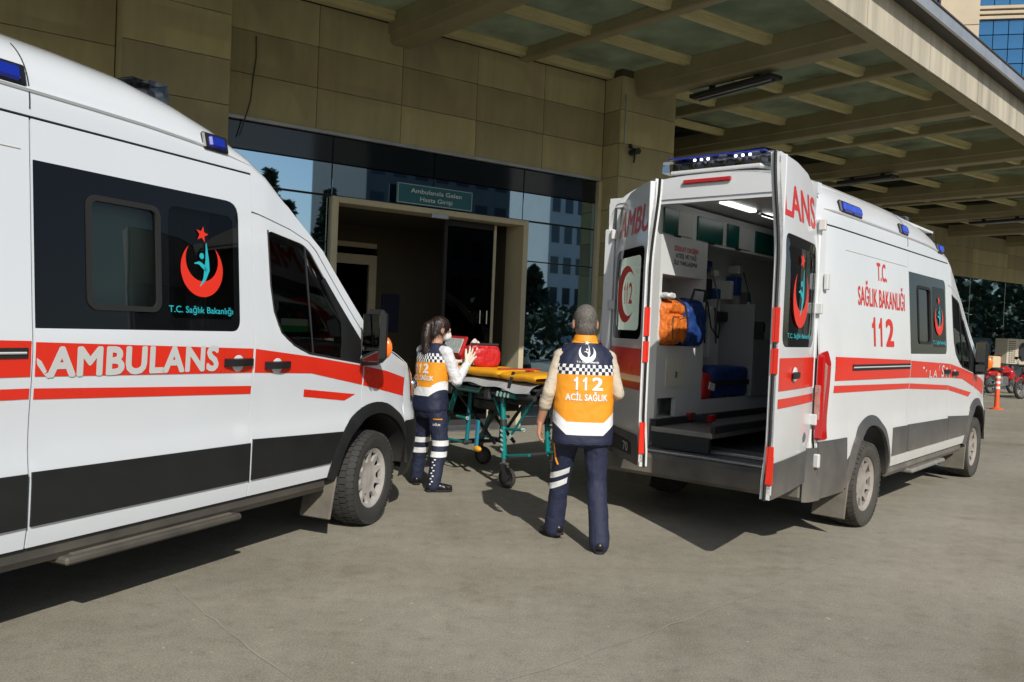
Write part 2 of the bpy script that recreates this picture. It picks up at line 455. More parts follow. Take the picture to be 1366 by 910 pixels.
# building
M_stone = None
def stone(name, c, amt=.22):
    m = mat(name, c, .75, noise=(1.7, amt, (1.4, 1.4, .35)), bump=(24, .12, .006)); return m
M_stones = [stone('stone_a', (.41, .36, .20)), stone('stone_b', (.365, .325, .185)), stone('stone_c', (.45, .395, .22)), stone('stone_d', (.33, .29, .17), .22)]
M_joint = mat('joint_dark', (.07, .06, .035), .9)
M_cbeam = mat('canopy_cladding', (.31, .27, .155), .55, noise=(1.5, .18), bump=(6, .08, .01))
M_purlin = mat('canopy_purlin', (.58, .51, .275), .5, noise=(3, .14))
M_fascia = mat('fascia_stained', (.44, .40, .31), .6, noise=(1.1, .38, (3.0, 3.0, .22)), bump=(4, .15, .01))
M_gutter = mat('gutter_zinc', (.42, .44, .47), .4, .5, noise=(2, .2))
M_gutdark = mat('gutter_dark', (.05, .045, .04), .7)
M_frame = mat('door_frame_beige', (.50, .44, .30), .4, noise=(5, .08))
M_facglass = mat('reflective_glass', (.36, .52, .63), .015, 1.0)
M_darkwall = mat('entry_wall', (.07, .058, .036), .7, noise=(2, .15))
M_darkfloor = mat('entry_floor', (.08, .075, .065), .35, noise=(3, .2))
M_intglass = glassmat('door_glass', (.10, .11, .11), .8)
M_signteal = mat('sign_teal', (.012, .11, .14), .35)
M_signtxt = mat('sign_white', (.62, .66, .66), .5)
M_bluegl = mat('blue_curtain_glass', (.05, .17, .33), .04, .75, noise=(.15, .2))
M_beige = mat('tower_stone', (.50, .42, .30), .8, noise=(.3, .15))
M_dimbld = mat('far_concrete', (.10, .105, .115), .8, noise=(.3, .15))
M_whbld = mat('far_white', (.62, .62, .62), .8, noise=(.3, .1))
M_fwin = mat('far_window', (.03, .04, .05), .1)
M_trunk = mat('bark', (.09, .06, .04), .9)
M_leaf = mat('leaf_dark', (.035, .06, .022), .6, noise=(2, .4))
# glass panels of the canopy: dirty, lets a little sun through
def dirty():
    m = bpy.data.materials.new('dirty_canopy_glass'); m.use_nodes = True; nt = m.node_tree; nt.nodes.clear()
    o = node(nt, 'ShaderNodeOutputMaterial'); d = node(nt, 'ShaderNodeBsdfPrincipled'); d.inputs['Base Color'].default_value = (.10, .11, .08, 1); d.inputs['Roughness'].default_value = .25
    tl = node(nt, 'ShaderNodeBsdfTranslucent'); tl.inputs[0].default_value = (.34, .36, .27, 1)
    t = node(nt, 'ShaderNodeBsdfTransparent'); t.inputs[0].default_value = (.20, .22, .16, 1)
    tc = node(nt, 'ShaderNodeTexCoord'); nz = node(nt, 'ShaderNodeTexNoise'); nz.inputs['Scale'].default_value = 1.6; nz.inputs['Detail'].default_value = 6
    nt.links.new(tc.outputs['Object'], nz.inputs[0]); mr = node(nt, 'ShaderNodeMapRange'); mr.inputs['From Min'].default_value = .3; mr.inputs['From Max'].default_value = .7
    mr.inputs['To Min'].default_value = .2; mr.inputs['To Max'].default_value = .7; nt.links.new(nz.outputs[0], mr.inputs[0])
    a = node(nt, 'ShaderNodeMixShader'); a.inputs[0].default_value = .62; nt.links.new(d.outputs[0], a.inputs[1]); nt.links.new(tl.outputs[0], a.inputs[2])
    b = node(nt, 'ShaderNodeMixShader'); nt.links.new(mr.outputs[0], b.inputs[0]); nt.links.new(a.outputs[0], b.inputs[2]); nt.links.new(t.outputs[0], b.inputs[1]); nt.links.new(b.outputs[0], o.inputs[0])
    return m
M_cglass = dirty()
# ground: worn grey-brown asphalt and concrete
def groundmat():
    m = bpy.data.materials.new('worn_asphalt'); m.use_nodes = True; nt = m.node_tree; p = nt.nodes['Principled BSDF']
    tc = node(nt, 'ShaderNodeTexCoord'); L = nt.links.new
    def nz(scale, detail, rough=.6, mp=None):
        n = node(nt, 'ShaderNodeTexNoise'); n.inputs['Scale'].default_value = scale; n.inputs['Detail'].default_value = detail; n.inputs['Roughness'].default_value = rough
        if mp:
            k = node(nt, 'ShaderNodeMapping'); k.inputs['Scale'].default_value = mp[0]; k.inputs['Rotation'].default_value = (0, 0, mp[1]); L(tc.outputs['Object'], k.inputs[0]); L(k.outputs[0], n.inputs[0])
        else: L(tc.outputs['Object'], n.inputs[0])
        return n
    def ramp(src, stops):
        r = node(nt, 'ShaderNodeValToRGB'); e = r.color_ramp.elements
        while len(e) < len(stops): e.new(.5)
        for k, (q, c) in zip(e, stops): k.position = q; k.color = (*c, 1)
        L(src, r.inputs[0]); return r
    big = nz(.42, 7, .6); base = ramp(big.outputs[0], [(.3, (.215, .200, .156)), (.5, (.266, .249, .199)), (.72, (.315, .296, .242))])
    strk = nz(.7, 5, .6, ((.35, 1.6, 1), R(35))); sr = ramp(strk.outputs[0], [(.35, (.92, .92, .92)), (.62, (1.04, 1.04, 1.04))])
    m1 = node(nt, 'ShaderNodeMix', data_type='RGBA', blend_type='MULTIPLY'); m1.inputs[0].default_value = 1; L(base.outputs[0], m1.inputs[6]); L(sr.outputs[0], m1.inputs[7])
    st = nz(.9, 5, .7); stn = ramp(st.outputs[0], [(.28, (.72, .68, .60)), (.46, (1, 1, 1))])
    m2 = node(nt, 'ShaderNodeMix', data_type='RGBA', blend_type='MULTIPLY'); m2.inputs[0].default_value = .8; L(m1.outputs[2], m2.inputs[6]); L(stn.outputs[0], m2.inputs[7])
    md = nz(7, 10, .82); mdr = ramp(md.outputs[0], [(.30, (.70, .69, .67)), (.47, (.97, .97, .97)), (.55, (1.03, 1.03, 1.03)), (.72, (1.22, 1.21, 1.19))])
    m25 = node(nt, 'ShaderNodeMix', data_type='RGBA', blend_type='MULTIPLY'); m25.inputs[0].default_value = 1; L(m2.outputs[2], m25.inputs[6]); L(mdr.outputs[0], m25.inputs[7]); m2 = m25
    gr = nz(95, 4, .75); grr = ramp(gr.outputs[0], [(.30, (.52, .52, .52)), (.5, (1, 1, 1)), (.7, (1.42, 1.41, 1.38))])
    m3 = node(nt, 'ShaderNodeMix', data_type='RGBA', blend_type='MULTIPLY'); m3.inputs[0].default_value = .8; L(m2.outputs[2], m3.inputs[6]); L(grr.outputs[0], m3.inputs[7])
    g2 = nz(260, 3, .8); g2r = ramp(g2.outputs[0], [(.36, (.62, .62, .62)), (.5, (1, 1, 1)), (.66, (1.4, 1.39, 1.36))])
    m35 = node(nt, 'ShaderNodeMix', data_type='RGBA', blend_type='MULTIPLY'); m35.inputs[0].default_value = .8; L(m3.outputs[2], m35.inputs[6]); L(g2r.outputs[0], m35.inputs[7]); m3 = m35
    sp = nz(22, 3, .5); spr = ramp(sp.outputs[0], [(.70, (0, 0, 0)), (.76, (1, 1, 1))])
    m4 = node(nt, 'ShaderNodeMix', data_type='RGBA'); m4.inputs[7].default_value = (.42, .39, .34, 1); L(spr.outputs[0], m4.inputs[0]); L(m3.outputs[2], m4.inputs[6])
    L(m4.outputs[2], p.inputs['Base Color']); p.inputs['Roughness'].default_value = .85; p.inputs['Specular IOR Level'].default_value = .3
    bp = node(nt, 'ShaderNodeBump'); bp.inputs['Strength'].default_value = .6; bp.inputs['Distance'].default_value = .008; L(md.outputs[0], bp.inputs['Height']); L(bp.outputs[0], p.inputs['Normal'])
    return m
M_ground = groundmat()
M_crack = mat('filled_crack', (.30, .285, .24), .8)
M_yell = mat('worn_yellow_paint', (.45, .30, .06), .7, noise=(6, .4))
M_wline = mat('worn_white_paint', (.5, .48, .44), .7, noise=(6, .3))
# ------------------------------------------------------------------ ground
gb = MB(); gb.add([(-400, -400, 0), (400, -400, 0), (400, 400, 0), (-400, 400, 0)], [(0, 1, 2, 3)])
g = gb.build('ground', M_ground, smooth=False); tag(g, None, kind='structure')
def strip(pts, wd, z=.004, m=M_crack):
    rnd = random.Random(len(pts) * 31 + int(pts[0][0] * 100)); P = resample(pts, .12, False); l = []; r_ = []
    for i, p in enumerate(P):
        a = Vector(P[max(i - 1, 0)]); b = Vector(P[min(i + 1, len(P) - 1)]); d = (b - a).normalized(); n = Vector((-d.y, d.x)); q = Vector(p) + n * rnd.uniform(-.012, .012)
        h = wd * rnd.uniform(.3, 1.1); l.append((q.x + n.x * h, q.y + n.y * h, z)); r_.append((q.x - n.x * h, q.y - n.y * h, z))
    k = len(P); b = MB(); b.add(l + r_, [(i, i + 1, k + i + 1, k + i) for i in range(k - 1)]); return b
for pts, wd, m, nm in (([(-1.85, 4.67), (-1.35, 4.05), (-.85, 3.48), (-.3, 2.85)], .0045, M_crack, 'pavement_crack'),
                   ([(-.04, 3.5), (.65, 4.12), (1.46, 4.91), (2.3, 5.75)], .0045, M_crack, 'pavement_crack'),
                   ([(7.2, 11.6), (7.7, 12.2)], .05, M_wline, 'pavement_marking'), ([(8.6, 13.6), (9.1, 14.4)], .05, M_yell, 'pavement_marking')):
    tag(strip(pts, wd, .004, m).build(nm, m, smooth=False), None, kind='structure')

# ------------------------------------------------------------------ hospital wall (local x along the wall, y into the building)
W_AZ = .969; W0 = Vector((-.0711, 12.7393, 0))
def wframe(name): return empty(name, W0, math.pi / 2 - W_AZ)
bld = wframe('hospital_building')
tag(bld, 'hospital entrance block clad in beige stone panels with dark reflective glazing', 'building')
_bm = {}
def pbox(name, cx, cy, cz, dx, dy, dz, m, parent, bev=.004, key=None):
    """a box part that shares its mesh with equal boxes"""
    k = (name, round(dx, 3), round(dy, 3), round(dz, 3), m.name, bev)
    if k not in _bm:
        o = MB().box((0, 0, 0), (dx, dy, dz), None, 0, bev).build(name, m, parent, smooth=False); _bm[k] = o.data
    else: o = mkobj(name, _bm[k], parent)
    o.location = (cx, cy, cz); return o
def pspan(name, x0, x1, y0, y1, z0, z1, m, parent, bev=.004):
    return pbox(name, (x0 + x1) / 2, (y0 + y1) / 2, (z0 + z1) / 2, x1 - x0, y1 - y0, z1 - z0, m, parent, bev)
rs = random.Random(3)
ZL = [0, .30, .83, 1.36, 1.89, 2.42, 2.95, 3.48, 4.0, 4.53, 5.06, 5.6]
J = .007
def panel(x0, x1, y0, y1, z0, z1, rot=False):
    o = pspan('stone_panel', x0 + J / 2, x1 - J / 2, y0, y1, z0 + J / 2, z1 - J / 2, rs.choice(M_stones), bld, .003)
    return o
# core walls behind the panels
cb = MB()
cb.bx(-4.4, 1.75, .03, .35, 4.0, 6.3); cb.bx(-5.53, -4.41, -.365, .35, 0, 6.3); cb.bx(1.76, 2.91, -.365, .35, 0, 6.3)
cb.bx(-16, -5.54, .03, .35, 4.0, 6.3); cb.bx(2.6, 2.9, .3, 5.2, 0, 6.3); cb.bx(2.9, 46, 5.19, 5.6, 4.0, 7.0)
cb.bx(-16, 46, .4, 12, 6.31, 6.6)
cb.build('wall_core', M_joint, bld, smooth=False)
for z0, z1 in zip(ZL[8:], ZL[9:]):
    for k in range(5):
        u0 = -4.375 + k * 1.22; panel(u0, min(u0 + 1.22, 1.735), 0, .028, z0, z1)
    for k in range(4):
        panel(-5.565 - (k + 1) * 1.22, -5.565 - k * 1.22, 0, .028, z0, z1)
    for k in range(15):
        panel(2.95 + k * 2.6, 5.55 + k * 2.6, 5.15, 5.185, z0, z1)
for z0, z1 in zip(ZL, ZL[1:]):
    for (a, b) in ((-5.56, -4.38), (1.73, 2.94)):
        panel(a, b, -.40, -.37, z0, z1)
        pspan('stone_panel', a, a + .028, -.367, .0, z0 + J / 2, z1 - J / 2, rs.choice(M_stones), bld, .003)
        pspan('stone_panel', b - .028, b, -.367, .0, z0 + J / 2, z1 - J / 2, rs.choice(M_stones), bld, .003)
# metal flashing above the glass
pspan('flashing', -4.37, 1.72, -.02, .05, 3.955, 4.0, M_gutter, bld)
# glazing
M_toppane = mat('dark_top_glass', (.012, .016, .02), .05)  # darker glass for the strip along the top of the glazing
def pane(x0, x1, z0, z1, y=.05): return pspan('glass_pane', x0 + .008, x1 - .008, y, y + .02, z0 + .008, z1 - .008, M_facglass, bld, .002)
for x0, x1 in ((-4.37, -2.93), (.29, 1.66)):
    pane(x0, x1, .12, 2.55); pane(x0, x1, 2.55, 3.16)
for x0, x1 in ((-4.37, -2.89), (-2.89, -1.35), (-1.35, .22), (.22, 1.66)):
    pane(x0, x1, 3.17, 3.60); pspan('dark_top_pane', x0 + .008, x1 - .008, .05, .07, 3.608, 3.947, M_toppane, bld, .002)
for x in (-4.37, -2.89, .22, 1.655): pspan('mullion', x - .02, x + .02, .072, .14, 0, 3.95, M_gap, bld, 0)
pspan('transom', -4.34, 1.63, .074, .13, 3.145, 3.185, M_gap, bld, 0)
for x0, x1 in ((-4.34, -2.93), (.29, 1.63)): pspan('transom', x0, x1, .075, .12, 2.535, 2.565, M_gap, bld, 0); pspan('base_rail', x0, x1, .03, .07, 0, .12, M_gap, bld, 0)
pspan('side_trim', 1.66, 1.728, -.03, .06, 0, 3.95, M_frame, bld)
# far glazing in the recess and beyond the left pillar
for k in range(15):
    for z0, z1 in ((.12, 2.0), (2.0, 4.0)): pspan('glass_pane', 2.96 + k * 2.6, 5.53 + k * 2.6, 5.2, 5.22, z0 + .01, z1 - .01, M_facglass, bld, .002)
for k in range(4):
    for z0, z1 in ((.12, 2.0), (2.0, 4.0)): pspan('glass_pane', -5.57 - (k + 1) * 2.6, -5.6 - k * 2.6, .05, .07, z0 + .01, z1 - .01, M_facglass, bld, .002)
mb = MB(); mb.bx(-16, -2.9, .3, .4, 0, 4.2); mb.bx(.28, 2.6, .3, .4, 0, 4.2); mb.bx(-2.9, .28, .3, .4, 3.2, 4.2); mb.bx(2.9, 46, 5.4, 5.5, 0, 4.1)
mb.build('inner_wall', M_gap, bld, smooth=False)
# entrance portal
por = MB()
por.bx(-2.91, -2.82, -.06, .30, 0, 3.155, 0, .006); por.bx(.18, .27, -.06, .42, 0, 3.155, 0, .006); por.bx(-2.82, .18, -.06, .30, 3.075, 3.155, 0, .006)
dfr = por.build('door_frame', M_frame, bld, smooth=False)
pspan('door_sensor', -1.45, -1.18, -.12, -.06, 3.02, 3.085, M_gutter, dfr)
pspan('threshold', -2.82, .18, -.35, .32, .0, .018, M_steel, bld)
# entry room
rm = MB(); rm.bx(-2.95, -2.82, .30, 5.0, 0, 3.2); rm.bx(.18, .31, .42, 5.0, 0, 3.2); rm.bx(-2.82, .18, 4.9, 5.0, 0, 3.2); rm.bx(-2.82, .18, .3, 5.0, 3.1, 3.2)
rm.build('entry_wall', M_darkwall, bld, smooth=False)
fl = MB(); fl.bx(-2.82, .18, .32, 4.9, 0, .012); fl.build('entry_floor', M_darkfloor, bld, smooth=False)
inn = MB(); inn.bx(-2.75, -2.62, 2.4, 2.52, 0, 2.62); inn.bx(-1.22, -1.09, 2.4, 2.52, 0, 2.62); inn.bx(-2.62, -1.22, 2.4, 2.52, 2.46, 2.62); inn.bx(-2.75, -1.09, 2.42, 2.5, 2.74, 2.82)
inn.bx(-2.82, -2.75, 2.38, 2.54, 0, 3.1); inn.bx(-2.62, -1.22, 2.43, 2.49, .85, .91)
inn.build('inner_door_frame', M_frame, bld, smooth=False)
pspan('inner_door_glass', -2.62, -1.22, 2.45, 2.47, .02, 2.46, M_intglass, bld)
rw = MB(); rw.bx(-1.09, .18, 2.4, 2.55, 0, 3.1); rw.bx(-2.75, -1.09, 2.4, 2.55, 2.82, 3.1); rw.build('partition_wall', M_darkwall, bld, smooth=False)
nb = pspan('notice_board', -.98, -.66, 2.36, 2.4, 1.35, 1.98, mat('notice_blue', (.012, .02, .05), .5), bld)
for k in range(4): pspan('notice_sheet', -.94 + .0, -.70, 2.352, 2.359, 1.42 + k * .14, 1.49 + k * .14, mat('notice_grey', (.05, .06, .08), .6), nb)
lf = MB(); lf.bx(-.185, -.14, .20, .25, 0, 3.06, 0, .004)
sl = lf.build('sliding_door', M_frame, bld, smooth=False)
lf = MB(); lf.bx(-1.05, -1.00, .20, .25, 0, 3.06, 0, .004); lf.bx(-1.0, -.185, .20, .25, .0, .10); lf.bx(-1.0, -.185, .20, .25, 2.98, 3.06); lf.build('door_stile', M_gap, sl, smooth=False)
sl2 = pspan('door_glass', -1.0, -.185, .215, .235, .10, 2.98, M_intglass, sl)
for u in (-.30, -.42):
    b = MB(); b.tube([(u, .14, 1.55), (u, .14, 1.75)], .012); b.build('handle', M_chrome, sl)

# sign above the entrance
sg = empty('entrance_sign', W0 + Matrix.Rotation(math.pi / 2 - W_AZ, 3, 'Z') @ Vector((-1.99, -.07, 3.17)), math.pi / 2 - W_AZ)
tag(sg, 'small teal sign in white letters above the automatic entrance door', 'sign')
b = MB(); b.bx(0, 1.22, -.012, .012, 0, .29, 0, .004); b.build('sign_board', M_signteal, sg, smooth=False)
fm = lambda a, c, o: Vector((a, -.012 - o, c))
patch('sign_border', M_signtxt, sg, fm, [(.012, .012), (1.208, .012), (1.208, .278), (.012, .278)], [[(.018, .018), (1.202, .018), (1.202, .272), (.018, .272)]], 9, .002, 0)
decal('lettering', M_signtxt, sg, fm, fit_text('Ambulansla Gelen', .21, 1.03, .165, .225, .008), .003, 5)
decal('lettering', M_signtxt, sg, fm, fit_text('Hasta Girişi', .36, .88, .06, .118, .008), .003, 5)

# cable and camera on the right pillar
cc = empty('security_camera', W0 + Matrix.Rotation(math.pi / 2 - W_AZ, 3, 'Z') @ Vector((1.95, -.40, 4.42)), math.pi / 2 - W_AZ)
tag(cc, 'small black security camera on the right stone pillar under a white conduit', 'camera')
b = MB(); b.bx(-.03, .03, -.03, .0, .05, .12, 0, .004); b.tube([(0, -.02, .08), (0, -.10, .03)], .014); b.build('bracket', M_black, cc)
b = MB(); b.tube([(.02, -.02, -.02), (-.0, -.10, -.01), (-.03, -.24, -.03)], [.05, .055, .05], 12); b.build('camera_body', M_black, cc)
b = MB(); b.tube([(.09, -.015, .03), (.10, -.02, -.1), (.09, -.012, -.17)], .012, 8); b.build('cable', M_black, cc)
b = MB(); b.tube([(-.12, -.012, .10), (-.12, -.012, .88)], .013, 8); b.build('conduit', M_gutter, cc)
wc = MB(); pts = [(-3.98, -.03, 5.0), (-3.97, -.025, 4.75), (-4.0, -.03, 4.5), (-4.02, -.025, 4.2), (-4.1, -.03, 3.9), (-4.14, -.02, 3.75)]
wc.tube(pts, .008, 6)
o = wc.build('wall_cable', M_gutdark); o.location = W0; o.rotation_euler = (0, 0, math.pi / 2 - W_AZ)
tag(o, 'loose dark cable hanging down the stone wall left of the entrance', 'cable')

# ------------------------------------------------------------------ canopy
can = wframe('entrance_canopy')
tag(can, 'large canopy of beige beams and dirty glass panels over the ambulance bay', 'canopy')
def vedge(u): return 4.64 - .1847 * (u - .61)
def vin(u): return 0.0 if -5.6 > u or u < 2.6 else -5.15
SK = .12                                   # the beams stand a little askew to the wall
BC = [-1.98 + 4.13 * k for k in range(-3, 9)]
def beam(name, c, pr):
    vi = 0.0 if c < 2.6 else -5.15; b = MB()
    def pt(x, v, z): return Vector((c + x + SK * v, -v, z))
    r0 = [pt(x, vi, z) for x, z in pr]; r1 = []
    for x, z in pr:
        v = vedge(c + x); v = vedge(c + x + SK * v) + .015; r1.append(pt(x, v, z))
    b.rings([r0, r1], True, True); return b.build(name, M_cbeam, can, smooth=False)
hw = .20
for c in BC: beam('main_beam', c, [(-hw, 5.98), (-hw, 5.47), (-hw + .03, 5.455), (-hw + .05, 5.335), (-hw + .07, 5.32), (hw - .07, 5.32), (hw - .05, 5.335), (hw - .03, 5.455), (hw, 5.47), (hw, 5.98)])
SEC = [(a + b) / 2 for a, b in zip(BC, BC[1:])]
for c in SEC: beam('secondary_beam', c, [(-.085, 5.80), (-.085, 5.575), (-.07, 5.555), (.07, 5.555), (.085, 5.575), (.085, 5.80)])
VP = [.1, 1.42, 2.79, 4.16, 5.5]; VN = [-4.02, -2.65, -1.28]
allc = sorted([(c, hw) for c in BC] + [(c, .085) for c in SEC])
for (c0, h0), (c1, h1) in zip(allc, allc[1:]):
    x0, x1 = c0 + h0, c1 - h1; um = (x0 + x1) / 2; vs_ = (VN if um > 2.6 else []) + VP
    lim = min(vedge(x0 + .6), vedge(x1 + .6)); rows = [v for v in vs_ if v < lim - .12]
    for v in rows:
        pr = [(.055, 5.60), (-.055, 5.60), (-.06, 5.66), (-.075, 5.665), (-.075, 5.69), (-.09, 5.695), (-.09, 5.715), (.09, 5.715), (.09, 5.695), (.075, 5.69), (.075, 5.665), (.06, 5.66)]
        key = ('purlin', round(x1 - x0, 3))
        if key not in _bm:
            hl = (x1 - x0) / 2 + .004; b = MB(); b.rings([[Vector((-hl, p[0], p[1])) for p in pr], [Vector((hl, p[0], p[1])) for p in pr]], True, True)
            o = b.build('purlin', M_purlin, can, smooth=False); _bm[key] = o.data
        else: o = mkobj('purlin', _bm[key], can)
        o.location = (um + SK * v, -v, 0)
    lo = 0.0 if um < 2.6 else -5.1
    bounds = [lo] + rows + [None]
    for a, bb in zip(bounds, bounds[1:]):
        if bb is None: q = [(x0, a + .05), (x1, a + .05), (x1, vedge(x1 + .5) - .02), (x0, vedge(x0 + .5) - .02)]
        else:
            if bb - a < .2: continue
            q = [(x0, a + .04), (x1, a + .04), (x1, bb - .04), (x0, bb - .04)]
        b = MB(); vv = [(x + SK * v, -v, z) for z in (5.72, 5.732) for x, v in q]
        b.add(vv, [(0, 1, 2, 3), (7, 6, 5, 4), (0, 4, 5, 1), (1, 5, 6, 2), (2, 6, 7, 3), (3, 7, 4, 0)]); b.build('glass_panel', M_cglass, can, smooth=False)
# edge beam, fascia panels, gutter
uA, uB = -12.5, 31.0
def edgebox(name, m, u0, u1, o0, o1, z0, z1):
    b = MB(); vv = [(u, -(vedge(u) + o), z) for z in (z0, z1) for u, o in ((u0, o0), (u1, o0), (u1, o1), (u0, o1))]
    b.add(vv, [(0, 1, 2, 3), (7, 6, 5, 4), (0, 4, 5, 1), (1, 5, 6, 2), (2, 6, 7, 3), (3, 7, 4, 0)]); return b.build(name, m, can, smooth=False)
edgebox('edge_beam', M_cbeam, uA, uB, .0, .15, 5.24, 5.9)
u = uA
while u < uB:
    edgebox('fascia_panel', M_fascia, u + .006, u + 2.05 - .006, .155, .185, 5.255, 5.80); u += 2.05
edgebox('gutter_soffit', M_gutdark, uA, uB, .15, .37, 5.802, 5.84)
u = uA
while u < uB:
    edgebox('gutter', M_gutter, u + .004, u + 3.0 - .004, .372, .41, 5.79, 5.95); u += 3.0
edgebox('gutter_lip', M_gutdark, uA, uB, .36, .425, 5.952, 5.975)

# fluorescent fittings under the canopy
for i, (u, v0, v1, lab) in enumerate(((2.55, 1.2, 2.75, 'long dark fluorescent fitting under the canopy beam above the right ambulance'),
                                (10.3, -1.5, -.1, 'dark fluorescent fitting under the canopy behind the right ambulance roof'),
                                (18.5, -2.6, -.9, 'distant dark fluorescent fitting under the far end of the canopy'))):
    t = empty('ceiling_light', W0 + Matrix.Rotation(math.pi / 2 - W_AZ, 3, 'Z') @ Vector((u, -(v0 + v1) / 2, 5.27)), math.pi / 2 - W_AZ)
    tag(t, lab, 'light fitting', 'fluorescent fittings under the canopy'); L = (v1 - v0) / 2
    b = MB(); b.bx(-.14, .14, -L, L, -.07, -.01, 0, .01); b.bx(-.03, .03, -L * .6, -L * .5, -.01, .14); b.bx(-.03, .03, L * .5, L * .6, -.01, .14); b.build('housing', M_intd, t, smooth=False)
    for s in (-.06, .06):
        b = MB(); b.tube([(s, -L + .05, -.09), (s, L - .05, -.09)], .016, 8); b.build('tube', M_gutter, t)

# ------------------------------------------------------------------ office tower behind the canopy, top right
tw = empty('office_tower', (29.0, 60, 0), R(-12)); tag(tw, 'tall office tower of beige stone and blue glass above the canopy', 'tower')
b = MB(); b.bx(-.6, 30, .15, 14, 0, 38); b.build('tower_core', M_gap, tw, smooth=False)
for k in range(6): pspan('stone_pier', .35, 2.9, -.5, .15, 6 * k + .02, 6 * k + 5.98, M_beige, tw, .02)
for k in range(34):
    for j in range(9):
        z = 1 + k * 1.02
        if k % 6 == 5: continue
        if 16 < z < 36: pspan('glass_pane', 3.0 + j * .98, 3.94 + j * .98, 0, .1, z, z + .97, M_bluegl, tw, .01)
    if k % 6 != 5 and 16 < 1 + k * 1.02 < 36: pspan('glass_pane', -.6, .3, 0, .1, 1 + k * 1.02, 1.97 + k * 1.02, M_bluegl, tw, .01)
for k in range(34):
    if k % 6 == 5:
        z = 1 + k * 1.02
        for q in (0, .36, .72): pspan('cornice_band', 2.95, 12, -.22, .1, z + q, z + q + .22, M_beige, tw, .01)
pspan('lower_window', 3.0, 12, 0, .1, 1, 16.4, M_bluegl, tw, .01)

# ------------------------------------------------------------------ what stands across the road (seen in the glazing)
def wl(u, v): return W0 + Matrix.Rotation(math.pi / 2 - W_AZ, 3, 'Z') @ Vector((u, -v, 0))
def block(name, lab, u0, u1, v, depth, h, m, nx, nz):
    t = empty(name, wl((u0 + u1) / 2, v), math.pi / 2 - W_AZ); tag(t, lab, 'building'); wd = (u1 - u0) / 2
    b = MB(); b.bx(-wd, wd, -depth, 0, 0, h); b.build('wall', m, t, smooth=False)
    dx = 2 * wd / nx; dz = h / nz
    for i in range(nx):
        for k in range(nz):
            pspan('window', -wd + dx * (i + .2), -wd + dx * (i + .8), -.02, .04, dz * (k + .25), dz * (k + .8), M_fwin, t, 0)
    return t
block('apartment_building', 'grey apartment block across the road mirrored in the entrance glazing', 21, 35, 52, 12, 19, M_dimbld, 7, 6)
block('apartment_tower', 'white apartment tower across the road mirrored in the right glazing', 47, 54, 62, 10, 40, M_whbld, 4, 12)
def conifer(x, y, h, r, lab, seed):
    rn = random.Random(seed); t = empty('conifer_tree', (x, y, 0)); tag(t, lab, 'tree', 'trees across the road')
    b = MB(); b.tube([(0, 0, 0), (.1, 0, h * .5), (0, 0, h * .97)], [.25, .16, .03], 8); b.build('trunk', M_trunk, t)
    c = MB()
    for k in range(1500):
        q = rn.random() ** .7; z = h * (.15 + .85 * (1 - q)) if rn.random() < .5 else h * (.15 + .85 * rn.random()); rad = r * (1 - (z - h * .15) / (h * .88)) ** .8 * rn.uniform(.5, 1.15); a = rn.random() * 6.283
        p = Vector((rad * math.cos(a), rad * math.sin(a), z - rad * .25)); s = rn.uniform(.18, .5)
        d1 = Vector((rn.uniform(-1, 1), rn.uniform(-1, 1), rn.uniform(-.6, .4))).normalized() * s; d2 = d1.cross(Vector((rn.uniform(-1, 1), rn.uniform(-1, 1), rn.uniform(-1, 1)))).normalized() * s * .5
        c.add([p - d1 - d2, p + d1 - d2 * .3, p + d1 * .8 + d2, p - d1 * .6 + d2], [(0, 1, 2, 3)])
    c.build('crown', M_leaf, t, smooth=False, recalc=False)
for i, (u, v, h, r) in enumerate(((12.5, 50, 12.2, 2.2), (15.0, 53, 10.5, 2.4), (17.2, 50, 11.4, 2.0), (19.5, 51, 9.8, 2.3), (10, 52, 10.8, 2.3), (36.5, 50, 7.0, 2.6))):
    q = wl(u, v); conifer(q.x, q.y, h, r, 'dark conifer across the road mirrored in the glazing left of the door' if i < 5 else 'low dark conifer mirrored in the glazing right of the door', i)
# ------------------------------------------------------------------ ambulance: x forward (0 = front axle), y left, z up
WB = 3.77; XR = -4.93; ZG = 2.375
def HW(x, z):
    b = interp(z, [(.25, .93), (.36, .962), (.45, .982), (.54, .996), (.78, .999), (.84, .984), (1.0, .983), (1.2, .996), (1.36, 1.0), (1.45, .990), (2.4, .922)])
    b -= interp(x, [(.12, 0), (.4, .022), (.55, .06), (.7, .14), (.82, .27), (.9, .45), (.95, .8)])
    if x > -1.2 and z > 1.42: b -= (x + 1.2) * .10 * (z - 1.42)
    if x < -4.5: b -= ((-4.5 - x) / .45) ** 2 * .028
    return b
def side(sg):
    def f(a, c, o):
        e = .02; y = HW(a, c); nx = -(HW(a + e, c) - HW(a - e, c)) / (2 * e); nz = -(HW(a, c + e) - HW(a, c - e)) / (2 * e)
        n = Vector((nx, 1, nz)).normalized(); return Vector((a + n.x * o, sg * (y + n.y * o), c + n.z * o))
    return f
def arcpts(cx, cz, r, a0, a1, n=18): return [(cx + r * math.cos(R(a0 + (a1 - a0) * k / n)), cz + r * math.sin(R(a0 + (a1 - a0) * k / n))) for k in range(n + 1)]
def zcrown(x): return interp(x, [(-4.95, 2.80), (-4.75, 2.845), (-4.4, 2.865), (-3, 2.875), (-2.45, 2.865), (-2.1, 2.845), (-1.8, 2.79), (-1.55, 2.71), (-1.35, 2.60), (-1.15, 2.455), (-1.0, 2.32)])
def zside(x): return interp(x, [(-1.34, ZG), (-1.2, 2.33), (-1.0, 2.22)])
M_led = mat('lit_led', (.8, .8, .9), .3, emit=((.75, .75, 1.0), 3.0))
